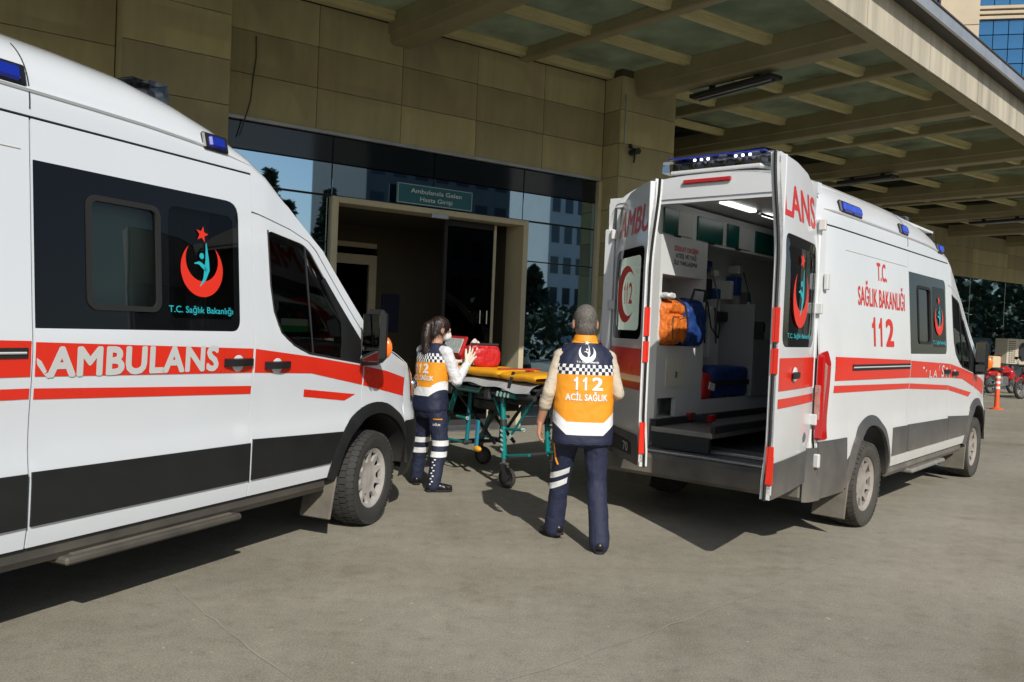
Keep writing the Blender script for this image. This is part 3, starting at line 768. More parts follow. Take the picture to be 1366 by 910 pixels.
def roof_pt(x, t, sg):
    zs = zside(x); zc = zcrown(x); h = HW(x, zs) - .002
    a = t * math.pi / 2; n = 2.7
    return Vector((x, sg * h * max(0, math.cos(a)) ** (2 / n), zs + (zc - zs) * max(0, math.sin(a)) ** (2 / n)))
def fshell(u, z, o=0.0):
    """front end: u 0 = right fender, 1 = left fender"""
    xn = interp(z, [(.28, .90), (.45, .955), (.62, .965), (.80, .94), (1.0, .86), (1.12, .74), (1.22, .50)])
    a = math.pi * u; n = 2.6; y0 = HW(.42, z)
    cy = math.cos(a); sy = math.sin(a); k = abs(cy) ** (2 / n) * (1 if cy > 0 else -1)
    d = Vector((sy, -cy, 0)); return Vector((.42 + (xn - .42) * sy ** (2 / n), -y0 * k, z)) + d * o
EMB = None
def emblem(cx, cz, s, sx=1.0):
    """crescent with a raised figure and a star; returns (red loops, cyan loops)"""
    red = polyfill([crescent(cx, cz, s, rot=90, sx=sx), star5(cx + .02 * s, cz + 1.25 * s, .30 * s, 78, sx)])
    fig = [ribbon([(cx + sx * x * s, cz + y * s) for x, y in ((-.12, -.62), (.10, -.35), (.22, .0), (.24, .35), (.20, .95))], [.01 * s, .07 * s, .13 * s, .085 * s, .02 * s]),
           ribbon([(cx + sx * x * s, cz + y * s) for x, y in ((-.38, .18), (-.15, .22), (.05, .1), (.2, -.05))], [.015 * s, .06 * s, .08 * s, .05 * s]),
           circ(cx - .02 * sx * s, cz + .47 * s, .11 * s, 12)]
    return red, polyfill(fig)

def build_wheel(parent, x, y, sg, mt, mr, steer=0.0):
    w_ = empty('wheel', (x, y, .352), 0); w_.parent = parent; w_.rotation_euler = (0, 0, steer)
    key = ('tyre', mt.name)
    M = Matrix.Rotation(R(90), 4, 'X')   # lathe axis z -> -y
    if key not in _bm:
        b = MB(); pr = [(.215, -.085), (.232, -.102), (.27, -.112), (.312, -.113), (.336, -.103), (.344, -.086), (.344, .086), (.336, .103), (.312, .113), (.27, .112), (.232, .102), (.215, .085)]
        b.lathe(pr, 64, M)
        n = 46
        for k in range(n):
            a0 = 2 * math.pi * k / n
            for (c0, c1, r0, r1, sh) in ((-.113, -.062, .340, .352, .35), (-.054, -.006, .342, .353, .15), (.006, .054, .342, .353, -.15), (.062, .113, .340, .352, -.35)):
                da = 2 * math.pi / n * .36; off = (.5 if c0 in (-.054, .062) else 0) * 2 * math.pi / n
                vs = []
                for rr in (r0 - .01, r1):
                    for (aa, cc, q) in ((-da, c0, 0), (da, c0, 0), (da, c1, 1), (-da, c1, 1)):
                        a = a0 + off + aa + sh * (cc - c0) / .05 * da; r2 = rr - (.012 if abs(cc) > .11 else 0)
                        vs.append((r2 * math.cos(a), cc, r2 * math.sin(a)))
                b.add(vs, [(4, 5, 6, 7), (0, 4, 7, 3), (1, 2, 6, 5), (0, 1, 5, 4), (2, 3, 7, 6)])
        o = b.build('tyre', mt, w_, ang=30); _bm[key] = o.data
    else: o = mkobj('tyre', _bm[key], w_)
    key = ('rim', mr.name, sg)
    if key not in _bm:
        def f(a, c, o_):
            r = math.hypot(a, c); d = interp(r, [(0, .062), (.06, .062), (.09, .055), (.135, .068), (.19, .074), (.205, .086), (.222, .094)])
            return Vector((a, sg * (d + o_), c))
        holes = []
        for k in range(10):
            a = 360 / 10 * k; holes.append(roundpoly([(r * math.cos(R(a + q)), r * math.sin(R(a + q))) for r, q in ((.122, -8), (.193, -13), (.193, 13), (.122, 8))], .012, 3))
        b = MB(); p2, fs = tri2d(circ(0, 0, .222, 48), holes, .022); add_shell(b, p2, fs, f, 0, .025, 0)
        b.lathe([(.0, -sg * -.0 + 0), (.03, 0)], 3)  # placeholder ring removed below
        b.v = b.v[:-6]; b.f = b.f[:-3]; b.m = b.m[:-3]
        o = b.build('rim', mr, w_, ang=35); _bm[key] = o.data
    else: o = mkobj('rim', _bm[key], w_)
    key = ('hubback',)
    if key not in _bm:
        b = MB(); b.lathe([(.001, .0), (.215, .0)], 32, M); b.lathe([(.215, -.08), (.215, .08)], 32, M); o2 = b.build('brake_disc', M_intd, w_); _bm[key] = o2.data
    else: mkobj('brake_disc', _bm[key], w_)
    return w_

def rear_door(parent, sg, ang, MW, MG, wtxt):
    """sg=-1 right door, +1 left; closed door spans from the hinge to the centre line"""
    d = empty('rear_door', (XR + .0, -.95 if sg < 0 else .84, 0)); d.parent = parent; WD = .935 if sg < 0 else .83
    # local a: 0 at hinge .. WD at free edge ; outwards normal = -x when closed
    d.rotation_euler = (0, 0, -sg * ang)
    def f(a, c, o):
        bow = .035 * (1 - (a / WD)) ** 2 * -1 + .05 * sstep(2.0, 2.72, c) * -1 + .02 * sstep(.9, .55, c) * -1
        return Vector((-(o + bow) - .02, -sg * a, c))
    top = [(WD - .004, 2.70), (.55, 2.70), (.25, 2.675), (.08, 2.62), (.02, 2.5)]
    out = [(.0, .72), (.03, .60), (.10, .50), (WD - .004, .50)] + top
    win = roundpoly([(.045, 1.47), (WD - .045, 1.47), (WD - .045, 2.20), (.06, 2.20)], .09, 4)
    patch('door_skin', MW, d, f, out, [win], .07, 0, .03)
    patch('door_inner', M_int if MG is not M_black else M_int, d, f, [(q[0] * .985 + .006, q[1]) for q in out], [win], .12, -.045, .02)
    b = MB(); pts = [f(a, c, -.035) for a, c in resample(out, .1)]; b.tube(pts + [pts[0]], .012, 6); b.build('door_seal', M_seal, d)
    # free edge cap
    b = MB(); b.bx(-.01, .042, -sg * (WD - .012) - .008, -sg * (WD - .012) + .008, .53, 2.68, 0, .004); eg = b.build('door_edge', MW, d, smooth=False)
    for z0, z1 in ((1.50, 1.72), (1.30, 1.46), (.60, .84)):
        b = MB(); b.bx(-.014, .03, -sg * (WD - .002) - .009, -sg * (WD - .002) + .009, z0, z1); b.build('reflector', M_red, d, smooth=False)
    patch('door_window', M_tint2, d, f, roundpoly([(.045, 1.47), (WD - .045, 1.47), (WD - .045, 2.20), (.06, 2.20)], .09, 4), (), .12, -.008, 0)
    patch('window_surround', M_bglass, d, f, roundpoly([(.04, 1.465), (WD - .04, 1.465), (WD - .04, 2.205), (.055, 2.205)], .09, 4), [roundpoly([(.115, 1.54), (WD - .12, 1.54), (WD - .12, 2.13), (.125, 2.13)], .06, 4)], .12, -.004, .004)
    patch('lower_cladding', MG, d, f, [(.02, .735), (.045, .60), (.11, .505), (WD - .006, .505), (WD - .006, .735)], (), .08, .012, .014)
    fx = lambda a, c, o: f(WD - a if sg < 0 else a, c, o)  # reading direction left to right seen from behind
    for z0, z1, nm in ((1.19, 1.40, 'stripe'), (1.08, 1.14, 'stripe')):
        patch(nm, M_red, d, f, [(.012, z0), (WD - .012, z0), (WD - .012, z1), (.012, z1)], (), .1, .0025, 0)
    tx = fit_text(wtxt, .05 if sg > 0 else .04, WD - .03 if sg > 0 else WD - .06, 2.31, 2.53, .018, cap='E')
    decal('lettering', M_redL, d, fx, tx, .003, .08)
    # handle
    if sg < 0:
        b = MB(); c0 = f(.60, 1.29, .012); b.ell(c0, (.012, .05, .05), nu=14, nv=8); hd_ = b.build('handle_dish', M_silver, d)
        b = MB(); b.box(f(.60, 1.285, .022), (.02, .13, .045), None, 0, .008); b.build('handle', M_black, hd_)
    if sg < 0:
        b = MB(); b.ell(f(.22, .84, .004), (.006, .035, .035), nu=14, nv=6); b.build('lock_cap', M_steel, d)
    if sg > 0:
        b = MB(); b.box(f(.42, .62, .016), (.012, .50, .115), None, 0, .004); pl = b.build('licence_plate', M_intd, d, smooth=False)
        decal('lettering', M_silver, pl, fx, fit_text('70', .50, .62, .585, .655, .01), .025, 5)
    for z in (.95, 1.75, 2.35):
        b = MB(); b.bx(-.03, .02, sg * -.01 - .018, sg * -.01 + .018, z - .04, z + .04, 0, .006); b.build('hinge', M_silver, d, smooth=False)
    # emblem
    red, cy = emblem(.44, 1.80, .20) if sg < 0 else (polyfill([crescent(.40, 1.83, .23, rot=0)]), text112(.34, .56, 1.75, 1.92, .02))
    decal('emblem', M_redcres, d, fx, red, .0035, .1); 
    decal('emblem_figure', M_cyan if sg < 0 else M_redcres, d, fx, cy, .004, .1)
    if sg < 0: decal('lettering', M_cyan, d, fx, fit_text('T.C. Sağlık Bakanlığı', .14, .76, 1.53, 1.56, .008), .004, .2)
    return d

def make_van(name, label, loc, rz, kind):
    """kind 'L': parked left, doors shut; 'R': rear doors open"""
    v = empty(name, loc, rz); tag(v, label, 'ambulance', 'ambulances in the bay')
    MW = M_white if kind == 'L' else M_whiteD; MG = M_black if kind == 'L' else M_greyp; MTY = M_tyre if kind == 'L' else M_tyreD; MR = M_rim if kind == 'L' else M_rimD
    rl = MB()
    # ---- roof
    def rf(u, t):
        x = XR + (-1.0 - XR) * u; q = 2 * t - 1; return roof_pt(x, 1 - abs(q), -1 if q < 0 else 1)
    b = MB(); b.grid(rf, 80, 48); b.build('roof', MW, v, ang=50)
    for sg in (-1, 1):
        S = side(sg); rt = sg < 0
        # ---- rear quarter
        arch = arcpts(-WB, .36, .545, 171, 9, 20)
        qp = [(XR + .02, .745)] + [(-WB - .60, .745), (-WB - .56, .60)] + [(p[0], p[1]) for p in arch if p[1] > .62] + [(-WB + .545, .44), (-2.757, .44), (-2.757, ZG - .004), (XR + .03, ZG - .004)]
        patch('quarter_panel', MW, v, S, qp, (), .075, 0, .015)
        # ---- sliding door
        sw = roundpoly([(-2.742, 1.432), (-1.452, 1.432), (-1.452, 2.188), (-2.742, 2.188)], [.005, .07, .10, .005], 5)
        sd = patch('sliding_door', MW, v, S, [(-2.747, .44), (-1.343, .44), (-1.343, ZG - .004), (-2.747, ZG - .004)], [sw], .075, 0, .015)
        sl0 = rrect(-2.455, -2.05, 1.545, 2.06, .04)
        inr = rrect(-1.975, -1.50, 1.50, 2.10, .05)
        patch('window_glass', M_bglass, sd, S, sw, [sl0, inr], .1, -.003, .004)
        patch('window_glass', M_tint, sd, S, inr, (), .12, -.004, 0)
        patch('sliding_pane', M_tint2, sd, S, sl0, (), .12, -.012, 0)
        patch('sliding_frame', M_seal, sd, S, rrect(-2.475, -2.03, 1.525, 2.08, .055), [rrect(-2.448, -2.057, 1.552, 2.053, .036)], .1, .004, .014)
        # ---- front door
        fa = [p for p in arcpts(0, .36, .555, 172, 110, 10)]
        fd = [(-1.334, .44)] + [(-.552, .44)] + [p for p in fa if p[1] > .45] + [(-.195, 1.40), (-.23, 1.455), (-.70, 1.975), (-.78, 2.03), (-.97, 2.085), (-1.28, 2.14), (-1.334, 2.145)]
        fw = roundpoly([(-1.205, 2.06), (-1.185, 1.72), (-1.12, 1.43), (-.90, 1.305), (-.245, 1.222), (-.245, 1.39), (-.76, 1.965), (-.84, 2.01)], [.05, .15, .16, .2, .015, .05, .08, .05], 6)
        fdo = patch('front_door', MW, v, S, fd, [fw], .07, 0, .015)
        patch('door_window', M_tintF, fdo, S, fw, (), .09, -.008, 0)
        qv = [(-.47, 1.255), (-.248, 1.226), (-.248, 1.388), (-.62, 1.805), (-.65, 1.78), (-.46, 1.50)]
        patch('quarter_frame', M_black, fdo, S, qv, (), .07, .004, .012)
        b = MB(); b.tube([S(-.78, 1.295, -.004), S(-.82, 1.99, -.004)], .009, 6); b.build('window_divider', M_black, fdo)
        bl = resample([p for p in [(-1.202, 2.06), (-1.183, 1.72), (-1.155, 1.56), (-1.09, 1.43), (-.98, 1.355), (-.82, 1.297), (-.25, 1.225)]], .05, False)
        b = MB(); b.tube([S(a, c, -.001) for a, c in bl], .007, 6); b.build('window_seal', M_seal, fdo)
        # ---- front fender and pillar
        ff = [p for p in arcpts(0, .36, .555, 109, 41, 12)]
        patch('fender', MW, v, S, [(-.186, 1.40)] + [p for p in ff] + [(.42, 1.20), (.25, 1.26), (.05, 1.335), (-.12, 1.40), (-.16, 1.43)], (), .06, 0, .015)
        pp = [(-1.34, ZG - .002), (-1.334, 2.155), (-1.28, 2.148), (-.97, 2.093), (-.775, 2.036), (-.69, 1.98), (-.225, 1.463), (-.18, 1.42), (-.1, 1.43), (-.62, 1.99), (-.99, 2.235), (-1.2, 2.335)]
        patch('windscreen_pillar', MW, v, S, pp, (), .06, 0, .015)
        # ---- dark inner shell, cladding, sill
        qs = [(XR + .03, .44), (-WB - .5, .44)] + [p for p in arcpts(-WB, .36, .50, 170, 10, 12)] + [(-WB + .5, .44), (-.6, .44), (-.5, .60), (-.2, .90), (-.2, 1.38), (-.27, 1.46), (-.7, 1.95), (-.97, 2.08), (-1.3, 2.13), (-1.34, ZG), (XR + .03, ZG)]
        sw2 = [(q[0] * .99 - .02, q[1]) for q in rrect(-2.70, -1.46, 1.46, 2.16, .04)]
        fw2 = roundpoly([(-1.19, 2.04), (-1.17, 1.75), (-1.10, 1.46), (-.88, 1.325), (-.30, 1.25), (-.30, 1.40), (-.77, 1.94), (-.84, 1.99)], .04, 3)
        patch('inner_shell', M_gap, v, S, qs, [sw2, fw2], .15, -.02, .01)
        for nm, a0, a1 in (('side_moulding', -WB + .575, -2.762), ('side_moulding', -2.742, -1.348), ('side_moulding', -1.328, -.47)):
            e = [(a0, .54), (a1 - (.085 if a1 > -1 else 0), .54), (a1 + (.045 if a1 > -1 else 0), interp(a1, [(-2, .78), (-.5, .745)])), (a0, .785)]
            patch(nm, MG, v, S, e, (), .1, .009, .01)
        patch('side_moulding', MG, v, S, [(XR + .05, .36), (-WB - .52, .36), (-WB - .54, .45), (-WB - .58, .62), (-WB - .60, .785), (XR + .03, .79)], (), .08, .011, .012)
        for cx, a0, a1 in ((0, 172, 6), (-WB, 176, 4)):
            o_ = arcpts(cx, .36, .565, a0, a1, 26); i_ = arcpts(cx, .36, .478, a1 - 3, a0 + 3, 26)
            def SA(a, c, o, cx=cx):
                p = S(a, c, o); r_ = math.hypot(a - cx, c - .36); p.y -= sg * .014 * ((r_ - .50) / .06) ** 2 * (1 if r_ > .5 else .3); return p
            patch('wheel_arch', MG, v, SA, o_ + i_, (), .05, .022, .03, ang=60)
            b = MB(); b.grid(lambda p, q, cx=cx: Vector((cx + .47 * math.cos(R(a0 + (a1 - a0) * p)), sg * (.99 - .32 * q), .36 + .47 * math.sin(R(a0 + (a1 - a0) * p)))), 24, 2); b.build('wheel_well', M_blackD, v)
        b = MB()
        pr = [(.955, .445), (.965, .38), (.945, .345), (.80, .34), (.80, .445)]
        b.rings([[Vector((x, sg * y, z)) for y, z in pr] for x in (-WB + .54, -.56)], True, True); b.build('sill', M_blackD if kind == 'L' else M_greyp, v, smooth=False)
        # ---- step, mud flaps
        if rt:
            b = MB(); b.box((-1.98, sg * .935, .335), (1.16, .15, .04), None, 0, .012); st = b.build('side_step', M_blackD if kind == 'L' else mat('step_grey', (.22, .21, .19), .6, noise=(9, .2)), v, smooth=False)
            b = MB(); b.box((-1.98, sg * .93, .358), (1.05, .10, .006)); b.build('step_tread', M_mud, st, smooth=False)
        for cx, cm in ((-.50, M_mud), (-WB - .52, M_mud)):
            b = MB(); b.box((cx, sg * .87, .30), (.02, .26, .32), Matrix.Rotation(R(12), 3, 'Y'), 0, .006); b.build('mud_flap', cm, v, smooth=False)
        # ---- stripes
        rb = []
        if rt:
            def st(pts, par=v, step=.1): return patch('stripe', M_red, par, S, pts, (), step, .0022, 0)
            st([(XR + .26, 1.235), (-4.30, 1.235), (-4.30, 1.395), (XR + .26, 1.40)]) if False else None
            st([(-4.66, 1.225), (-2.763, 1.215), (-2.763, 1.375), (-4.66, 1.405)])
            st([(-4.66, 1.135), (-2.763, 1.115), (-2.763, 1.163), (-4.66, 1.19)])
            st([(-2.742, 1.215), (-1.348, 1.188), (-1.348, 1.332), (-2.742, 1.37)], sd)
            st([(-2.742, 1.112), (-1.348, 1.06), (-1.348, 1.108), (-2.742, 1.162)], sd)
            st([(-1.329, 1.187), (-.79, 1.165), (-.20, 1.062), (-.20, 1.20), (-.8, 1.275), (-1.329, 1.331)], fdo, .08)
            if kind == 'L': st([(-.85, 1.012), (-.40, .96), (-.27, .998), (-.85, 1.062)], fdo, .08)
            else: st([(-1.329, 1.058), (-.42, .955), (-.30, 1.0), (-1.329, 1.106)], fdo, .08)
            st([(-.183, 1.058), (.12, 1.0), (.41, .945), (.41, 1.09), (.1, 1.155), (-.183, 1.197)], v, .08)
            # slot of the sliding door rail
            b = MB(); n_ = 12; rg = []
            for k in range(n_ + 1):
                x = -4.30 + 1.52 * k / n_; rg.append([S(x, z, o) for z, o in ((1.298, .002), (1.298, .006), (1.345, .006), (1.345, .002))])
            b.rings(rg, True, True); b.build('door_rail', M_seal, v, smooth=False)
            b = MB(); b.tube([S(-4.29 + 1.5 * k / 12, 1.322, .007) for k in range(13)], .006, 6); b.build('rail_strip', M_silver, v)
            for z, x0, x1, nm in ((2.225, -4.40, -2.80, 'swage_line'),):
                b = MB(); b.tube([S(x0 + (x1 - x0) * k / 16, z, -.002) for k in range(17)], .006, 5); b.build(nm, M_silver, v)
            b = MB(); b.tube([roof_pt(-4.80 + 3.55 * k / 40, .10, sg) for k in range(41)], [.012 * min(1, (40 - k) / 6, (k + 1) / 3) + .001 for k in range(41)], 6); b.build('roof_swage', MW, v)
            b = MB(); b.tube([S(-4.85 + 3.50 * k / 30, ZG + .003, .0005) for k in range(31)], .0045, 5); b.build('roof_gap', M_gap, v)
            b = MB(); b.tube([roof_pt(-2.752, .02 + .40 * k / 12, sg) for k in range(13)], .0035, 5); b.build('roof_gap', M_gap, v)
            # handles
            for hx, hz, par in ((-1.47, 1.252, sd), (-1.13, 1.228, fdo)):
                b = MB(); c0 = S(hx, hz, -.002); b.ell(c0, (.058, .008, .058), nu=20, nv=8); b.build('handle_dish', MW, par)
                b = MB(); rg = []
                for k in range(9):
                    x = hx - .115 + .23 * k / 8; e = .022 * math.sin(math.pi * (k + .35) / 8.7); rg.append([S(x, hz + dz, o) for dz, o in ((-.024, .004), (-.02, .012 + e), (.02, .012 + e), (.024, .004))])
                b.rings(rg, True, True); b.build('door_handle', M_black, par, ang=60)
            if kind == 'L':
                decal('lettering', M_silver, sd, S, fit_text('AMBULANS', -2.685, -1.63, 1.208, 1.350, .042), .0045, .07)
                # peeled scrap at the start of the word
                p2 = polyfill([[(-2.738, 1.30), (-2.715, 1.285), (-2.70, 1.262), (-2.685, 1.235), (-2.70, 1.225), (-2.72, 1.25), (-2.735, 1.27)], [(-2.70, 1.225), (-2.68, 1.205), (-2.66, 1.212), (-2.675, 1.232)]])
                decal('lettering_scrap', M_silver, sd, S, p2, .0042, .1)
            else:
                decal('lettering', M_silver, sd, S, fit_text('L', -2.12, -2.02, 1.20, 1.275, .012), .0045, .07); decal('lettering', M_silver, sd, S, fit_text('A', -1.99, -1.84, 1.20, 1.275, .012, cap='A'), .0045, .07)
                decal('lettering', M_silver, sd, S, fit_text('S', -1.68, -1.58, 1.20, 1.32, .015), .0045, .07)
                decal('lettering_scrap', M_silver, sd, S, polyfill([[(-2.38, 1.30), (-2.33, 1.285), (-2.30, 1.30), (-2.34, 1.315)], [(-2.27, 1.255), (-2.22, 1.27), (-2.24, 1.29)], [(-1.80, 1.27), (-1.775, 1.33), (-1.76, 1.325), (-1.79, 1.265)]]), .0045, .1)
                decal('lettering', M_redL, v, S, fit_text('T.C.', -3.66, -3.40, 2.04, 2.19, .022, cap='T'), .003, .08)
                decal('lettering', M_redL, v, S, fit_text('SAĞLIK BAKANLIĞI', -4.14, -2.90, 1.815, 1.965, .016), .003, .08)
                decal('lettering', M_redL, v, S, text112(-3.84, -3.24, 1.49, 1.73, .036), .003, .08)
            red, cyn = emblem(-1.745, 1.775, .155, 1.0)
            decal('emblem', M_redcres, sd, S, red, .003, .1); decal('emblem_figure', M_cyan, sd, S, cyn, .0035, .1)
            decal('lettering', M_cyan, sd, S, fit_text('T.C. Sağlık Bakanlığı', -1.985, -1.515, 1.53, 1.565, .008), .003, .2)
        # ---- side flashing lights
        for x0, x1 in ((-4.50, -4.03), (-2.99, -2.77), (-1.72, -1.53)):
            dd = []; zc = 2.485
            nseg = 2 if x1 - x0 > .3 else 1
            b = MB(); c = roof_pt((x0 + x1) / 2, .16, sg); ang_ = R(18) * sg
            Mx = Matrix.Rotation(-ang_ * -1, 3, 'X') if False else Matrix.Rotation(sg * R(14), 3, 'X')
            b.box((c.x, c.y + sg * .008, c.z), (x1 - x0, .03, .10), Mx, 0, .010); hl = b.build('flash_light', M_black, v, smooth=False)
            for k in range(nseg):
                wdx = (x1 - x0 - .05) / nseg; cx = x0 + .025 + wdx * (k + .5)
                b = MB(); b.box((cx, c.y + sg * .026, c.z), (wdx - .02, .03, .07), Mx, 0, .012); b.build('lens', M_bluehi if kind == 'R' else M_blue, hl, smooth=True)
        # ---- door mirror
        mi = MB(); c = S(-.25, 1.40, .135 if kind == 'L' else .075); mi.box((c.x, c.y, 1.42), (.10, .165 if kind == 'L' else .13, .38 if kind == 'L' else .34), Matrix.Rotation(sg * R(-8), 3, 'Z'), 0, .035); mo = mi.build('door_mirror', M_black, v)
        b = MB(); b.box((c.x - .062, c.y, 1.46), (.008, .130 if kind == 'L' else .10, .23), Matrix.Rotation(sg * R(-8), 3, 'Z'), 0, .003); b.build('mirror_glass', M_mirror, mo, smooth=False)
        b = MB(); b.box((c.x - .062, c.y, 1.28), (.008, .130 if kind == 'L' else .10, .08), Matrix.Rotation(sg * R(-8), 3, 'Z'), 0, .003); b.build('mirror_glass', M_mirror, mo, smooth=False)
        b = MB(); b.ell((c.x + .05, c.y + sg * .03, 1.34), (.035, .075, .085)); b.build('turn_signal', M_orange, mo)
        b = MB(); b.tube([S(-.22, 1.25, 0), S(-.18, 1.25, .1), (c.x, c.y, 1.26)], [.05, .04, .04], 8); b.build('mirror_arm', M_black, mo)
        # ---- tail lights
        tl = [(XR + .005, .80), (XR + .17, .80), (XR + .16, 1.36), (XR + .12, 1.45), (XR + .02, 1.43)]
        patch('tail_light', M_redlens, v, S, roundpoly(tl, .02, 3), (), .08, .014, .02)
        b = MB(); b.bx(XR - .012, XR + .02, sg * .96 - .055, sg * .96 - .0, .81, 1.42, 0, .01); t1 = b.build('tail_light', M_redlens, v, smooth=False)
        b = MB(); b.bx(XR - .016, XR - .004, sg * .955 - .042, sg * .955 - .002, .95, 1.20, 0, .004); b.build('reverse_lens', M_pinklens, t1, smooth=False)
        patch('reverse_lens', M_pinklens, t1, S, [(XR + .03, .93), (XR + .085, .90), (XR + .10, 1.34), (XR + .05, 1.37)], (), .08, .0175, .004)
        if rt:
            b = MB(); b.box((XR - .0, sg * .985, .655), (.04, .05, .10), None, 0, .008); bb = b.build('door_catch', M_silver, v, smooth=False)
            b = MB(); b.box((XR + .1, sg * .965, 1.95), (.05, .03, .12), None, 0, .006); b.build('door_stop', M_silver, v, smooth=False)
    # ---- front end
    b = MB(); b.grid(lambda p, q: fshell(p, .72 + .48 * q), 40, 12); b.build('front_panel', MW, v, ang=50)
    b = MB(); b.grid(lambda p, q: fshell(p, .30 + .45 * q, .012), 40, 10); b.build('front_bumper', M_black, v, ang=50)
    for u0, u1 in ((.05, .33), (.67, .95)):
        b = MB(); b.grid(lambda p, q: fshell(u0 + (u1 - u0) * p, .90 + .27 * q * (1 - .15 * p) + .04 * (1 - q) * (p if u0 < .5 else 1 - p), .008), 16, 6); hl = b.build('headlight', M_headl, v, ang=50)
        b = MB(); c = fshell(.2 if u0 < .5 else .8, 1.02, .0); b.ell(c, (.06, .10, .06)); b.build('reflector', M_chrome, hl)
        b = MB(); b.grid(lambda p, q: fshell((.05 + .03 * p) if u0 < .5 else (.92 + .03 * p), .94 + .18 * q, .012), 3, 4); b.build('turn_signal', M_orange, hl)
    b = MB(); b.grid(lambda p, q: fshell(.36 + .28 * p, .80 + .16 * q, .008), 12, 5); b.build('grille', M_gap, v, ang=50)
    def hood(p, q):
        a = fshell(p, 1.20); base = Vector((interp(abs(2 * p - 1), [(0, .30), (1, .02)]), a.y * .98, interp(abs(2 * p - 1), [(0, 1.36), (1, 1.335)]))); return a.lerp(base, q) + Vector((0, 0, .03 * math.sin(math.pi * q)))
    b = MB(); b.grid(hood, 32, 8); b.build('bonnet', MW, v, ang=50)
    def ws(p, q):
        y = 2 * p - 1; lo = Vector((interp(abs(y), [(0, .30), (.8, .14), (1, -.08)]), y * .80, 1.37 + .05 * abs(y) ** 3)); hi = Vector((interp(abs(y), [(0, -.86), (1, -.97)]), y * HW(-1.0, 2.2) * .93, interp(abs(y), [(0, 2.32), (1, 2.25)])))
        return lo.lerp(hi, q)
    b = MB(); b.grid(ws, 24, 10); b.build('windscreen', M_tint2, v, ang=50)
    b = MB(); b.grid(lambda p, q: ws(p, .94 + .08 * q) + Vector((0, 0, .012)), 24, 2); b.build('windscreen_header', MW, v)
    # ---- underside
    b = MB(); b.bx(XR + .1, .6, -.80, .80, .34, .50); b.build('underbody', M_gap, v, smooth=False)
    b = MB(); b.tube([(-WB, -.8, .34), (-WB, .8, .34)], .06, 8); b.build('rear_axle', M_gap, v)
    for x, sg in ((0, -1), (0, 1), (-WB, -1), (-WB, 1)):
        build_wheel(v, x, sg * .872, sg, MTY, MR, (R(8) if kind == 'L' else 0) if x == 0 else 0)
    # ---- light bars
    def lightbar(x, dx, hw, zb, nm='light_bar'):
        b = MB(); b.box((x, 0, zb + .015), (dx * .8, hw * 1.9, .03), None, 0, .008); lb = b.build(nm, M_silver, v, smooth=False)
        b = MB(); pr = [(-dx / 2, .0), (-dx / 2 * .8, .095), (dx / 2 * .8, .095), (dx / 2, .0)]
        b.rings([[Vector((x + p * (1 if abs(y) < hw else .5), y, zb + .03 + q)) for p, q in pr] for y in (-hw - .08, -hw, hw, hw + .08)], True, True); b.build('lens', M_clear, lb, smooth=False)
        b = MB(); b.box((x, 0, zb + .131), (dx * .8, hw * 2.02, .012), None, 0, .004); b.build('lens_top', M_clear if kind == 'L' else M_blue, lb, smooth=False)
        for y in (-.75, -.45, -.15, .15, .45, .75):
            b = MB(); b.lathe([(.02, -.04), (.042, .04)], 14, Matrix.Translation((x, y * hw / .9, zb + .078)) @ Matrix.Rotation(R(90), 4, 'Y')); b.build('reflector', M_silver, lb)
        if kind == 'R':
            for y in (-.30, -.24, -.18, .06, .12, .18):
                b = MB(); b.box((x - dx * .36, y, zb + .105), (.012, .022, .02), None, 0, .003); b.build('led', M_led, lb, smooth=False)
        return lb
    lightbar(-1.78, .30, .55, 2.70)
    lb = lightbar(XR + .24, .26, .42, 2.845)
    # ---- rear end
    b = MB(); b.bx(XR - .10, XR + .10, -.93, .93, .36, .545, 0, .03); b.build('rear_bumper', MG if kind == 'L' else M_greyp, v, smooth=True)
    for sg in (-1, 1):
        b = MB(); b.grid(lambda p, q: Vector((XR + .10 - .2 * math.sin(p * math.pi / 2), sg * (.93 + .055 * math.cos(p * math.pi / 2)), .36 + .39 * q)), 8, 4); b.build('bumper_corner', MG, v)
        b = MB(); b.bx(XR - .004, XR + .12, sg * .89 - .05, sg * .89 + .045, .55, 2.40, 0, .01); b.build('door_pillar', MW, v, smooth=False)
    hd_ = MB()
    hd_.grid(lambda p, q: (lambda t, sg: roof_pt(XR + .002, t, sg).lerp(Vector((XR - .0, sg * .90 * (1 - t) ** .35 if t < 1 else 0, 2.62)), q))(1 - abs(2 * p - 1), -1 if p < .5 else 1), 32, 3)
    hd_.bx(XR + .01, XR + .08, -.90, .90, 2.585, 2.665); hd_.build('rear_header', MW, v, ang=40)
    b = MB(); b.box((XR - .012, -.02, 2.745), (.02, .42, .035), None, 0, .008); b.build('brake_light', M_redlens, v, smooth=False)
    if kind == 'L':
        rear_door(v, -1, 0, MW, MG, 'LANS'); rear_door(v, 1, 0, MW, MG, 'AMBU')
        b = MB(); b.bx(-4.8, -1.6, -.86, .86, .5, 2.35); bm_ = b.build('patient_cabin', M_int, v, smooth=False)
    else:
        rear_door(v, -1, R(96), MW, MG, 'LANS'); rear_door(v, 1, R(37), MW, MG, 'AMBU')
    # ---- cab interior
    b = MB(); b.bx(-1.45, -1.40, -.88, .88, .55, 2.25); b.build('bulkhead', M_intd, v, smooth=False)
    b = MB(); b.bx(-.25, .25, -.80, .80, .75, 1.22, 0, .06); b.build('dashboard', M_intd, v)
    for y in (-.45, .45):
        b = MB(); b.box((-.95, y, .85), (.5, .48, .16), None, 0, .05); b.box((-1.2, y, 1.25), (.14, .48, .75), Matrix.Rotation(R(-8), 3, 'Y'), 0, .05); b.box((-1.27, y, 1.72), (.1, .25, .18), None, 0, .04); b.build('seat', M_intd, v)
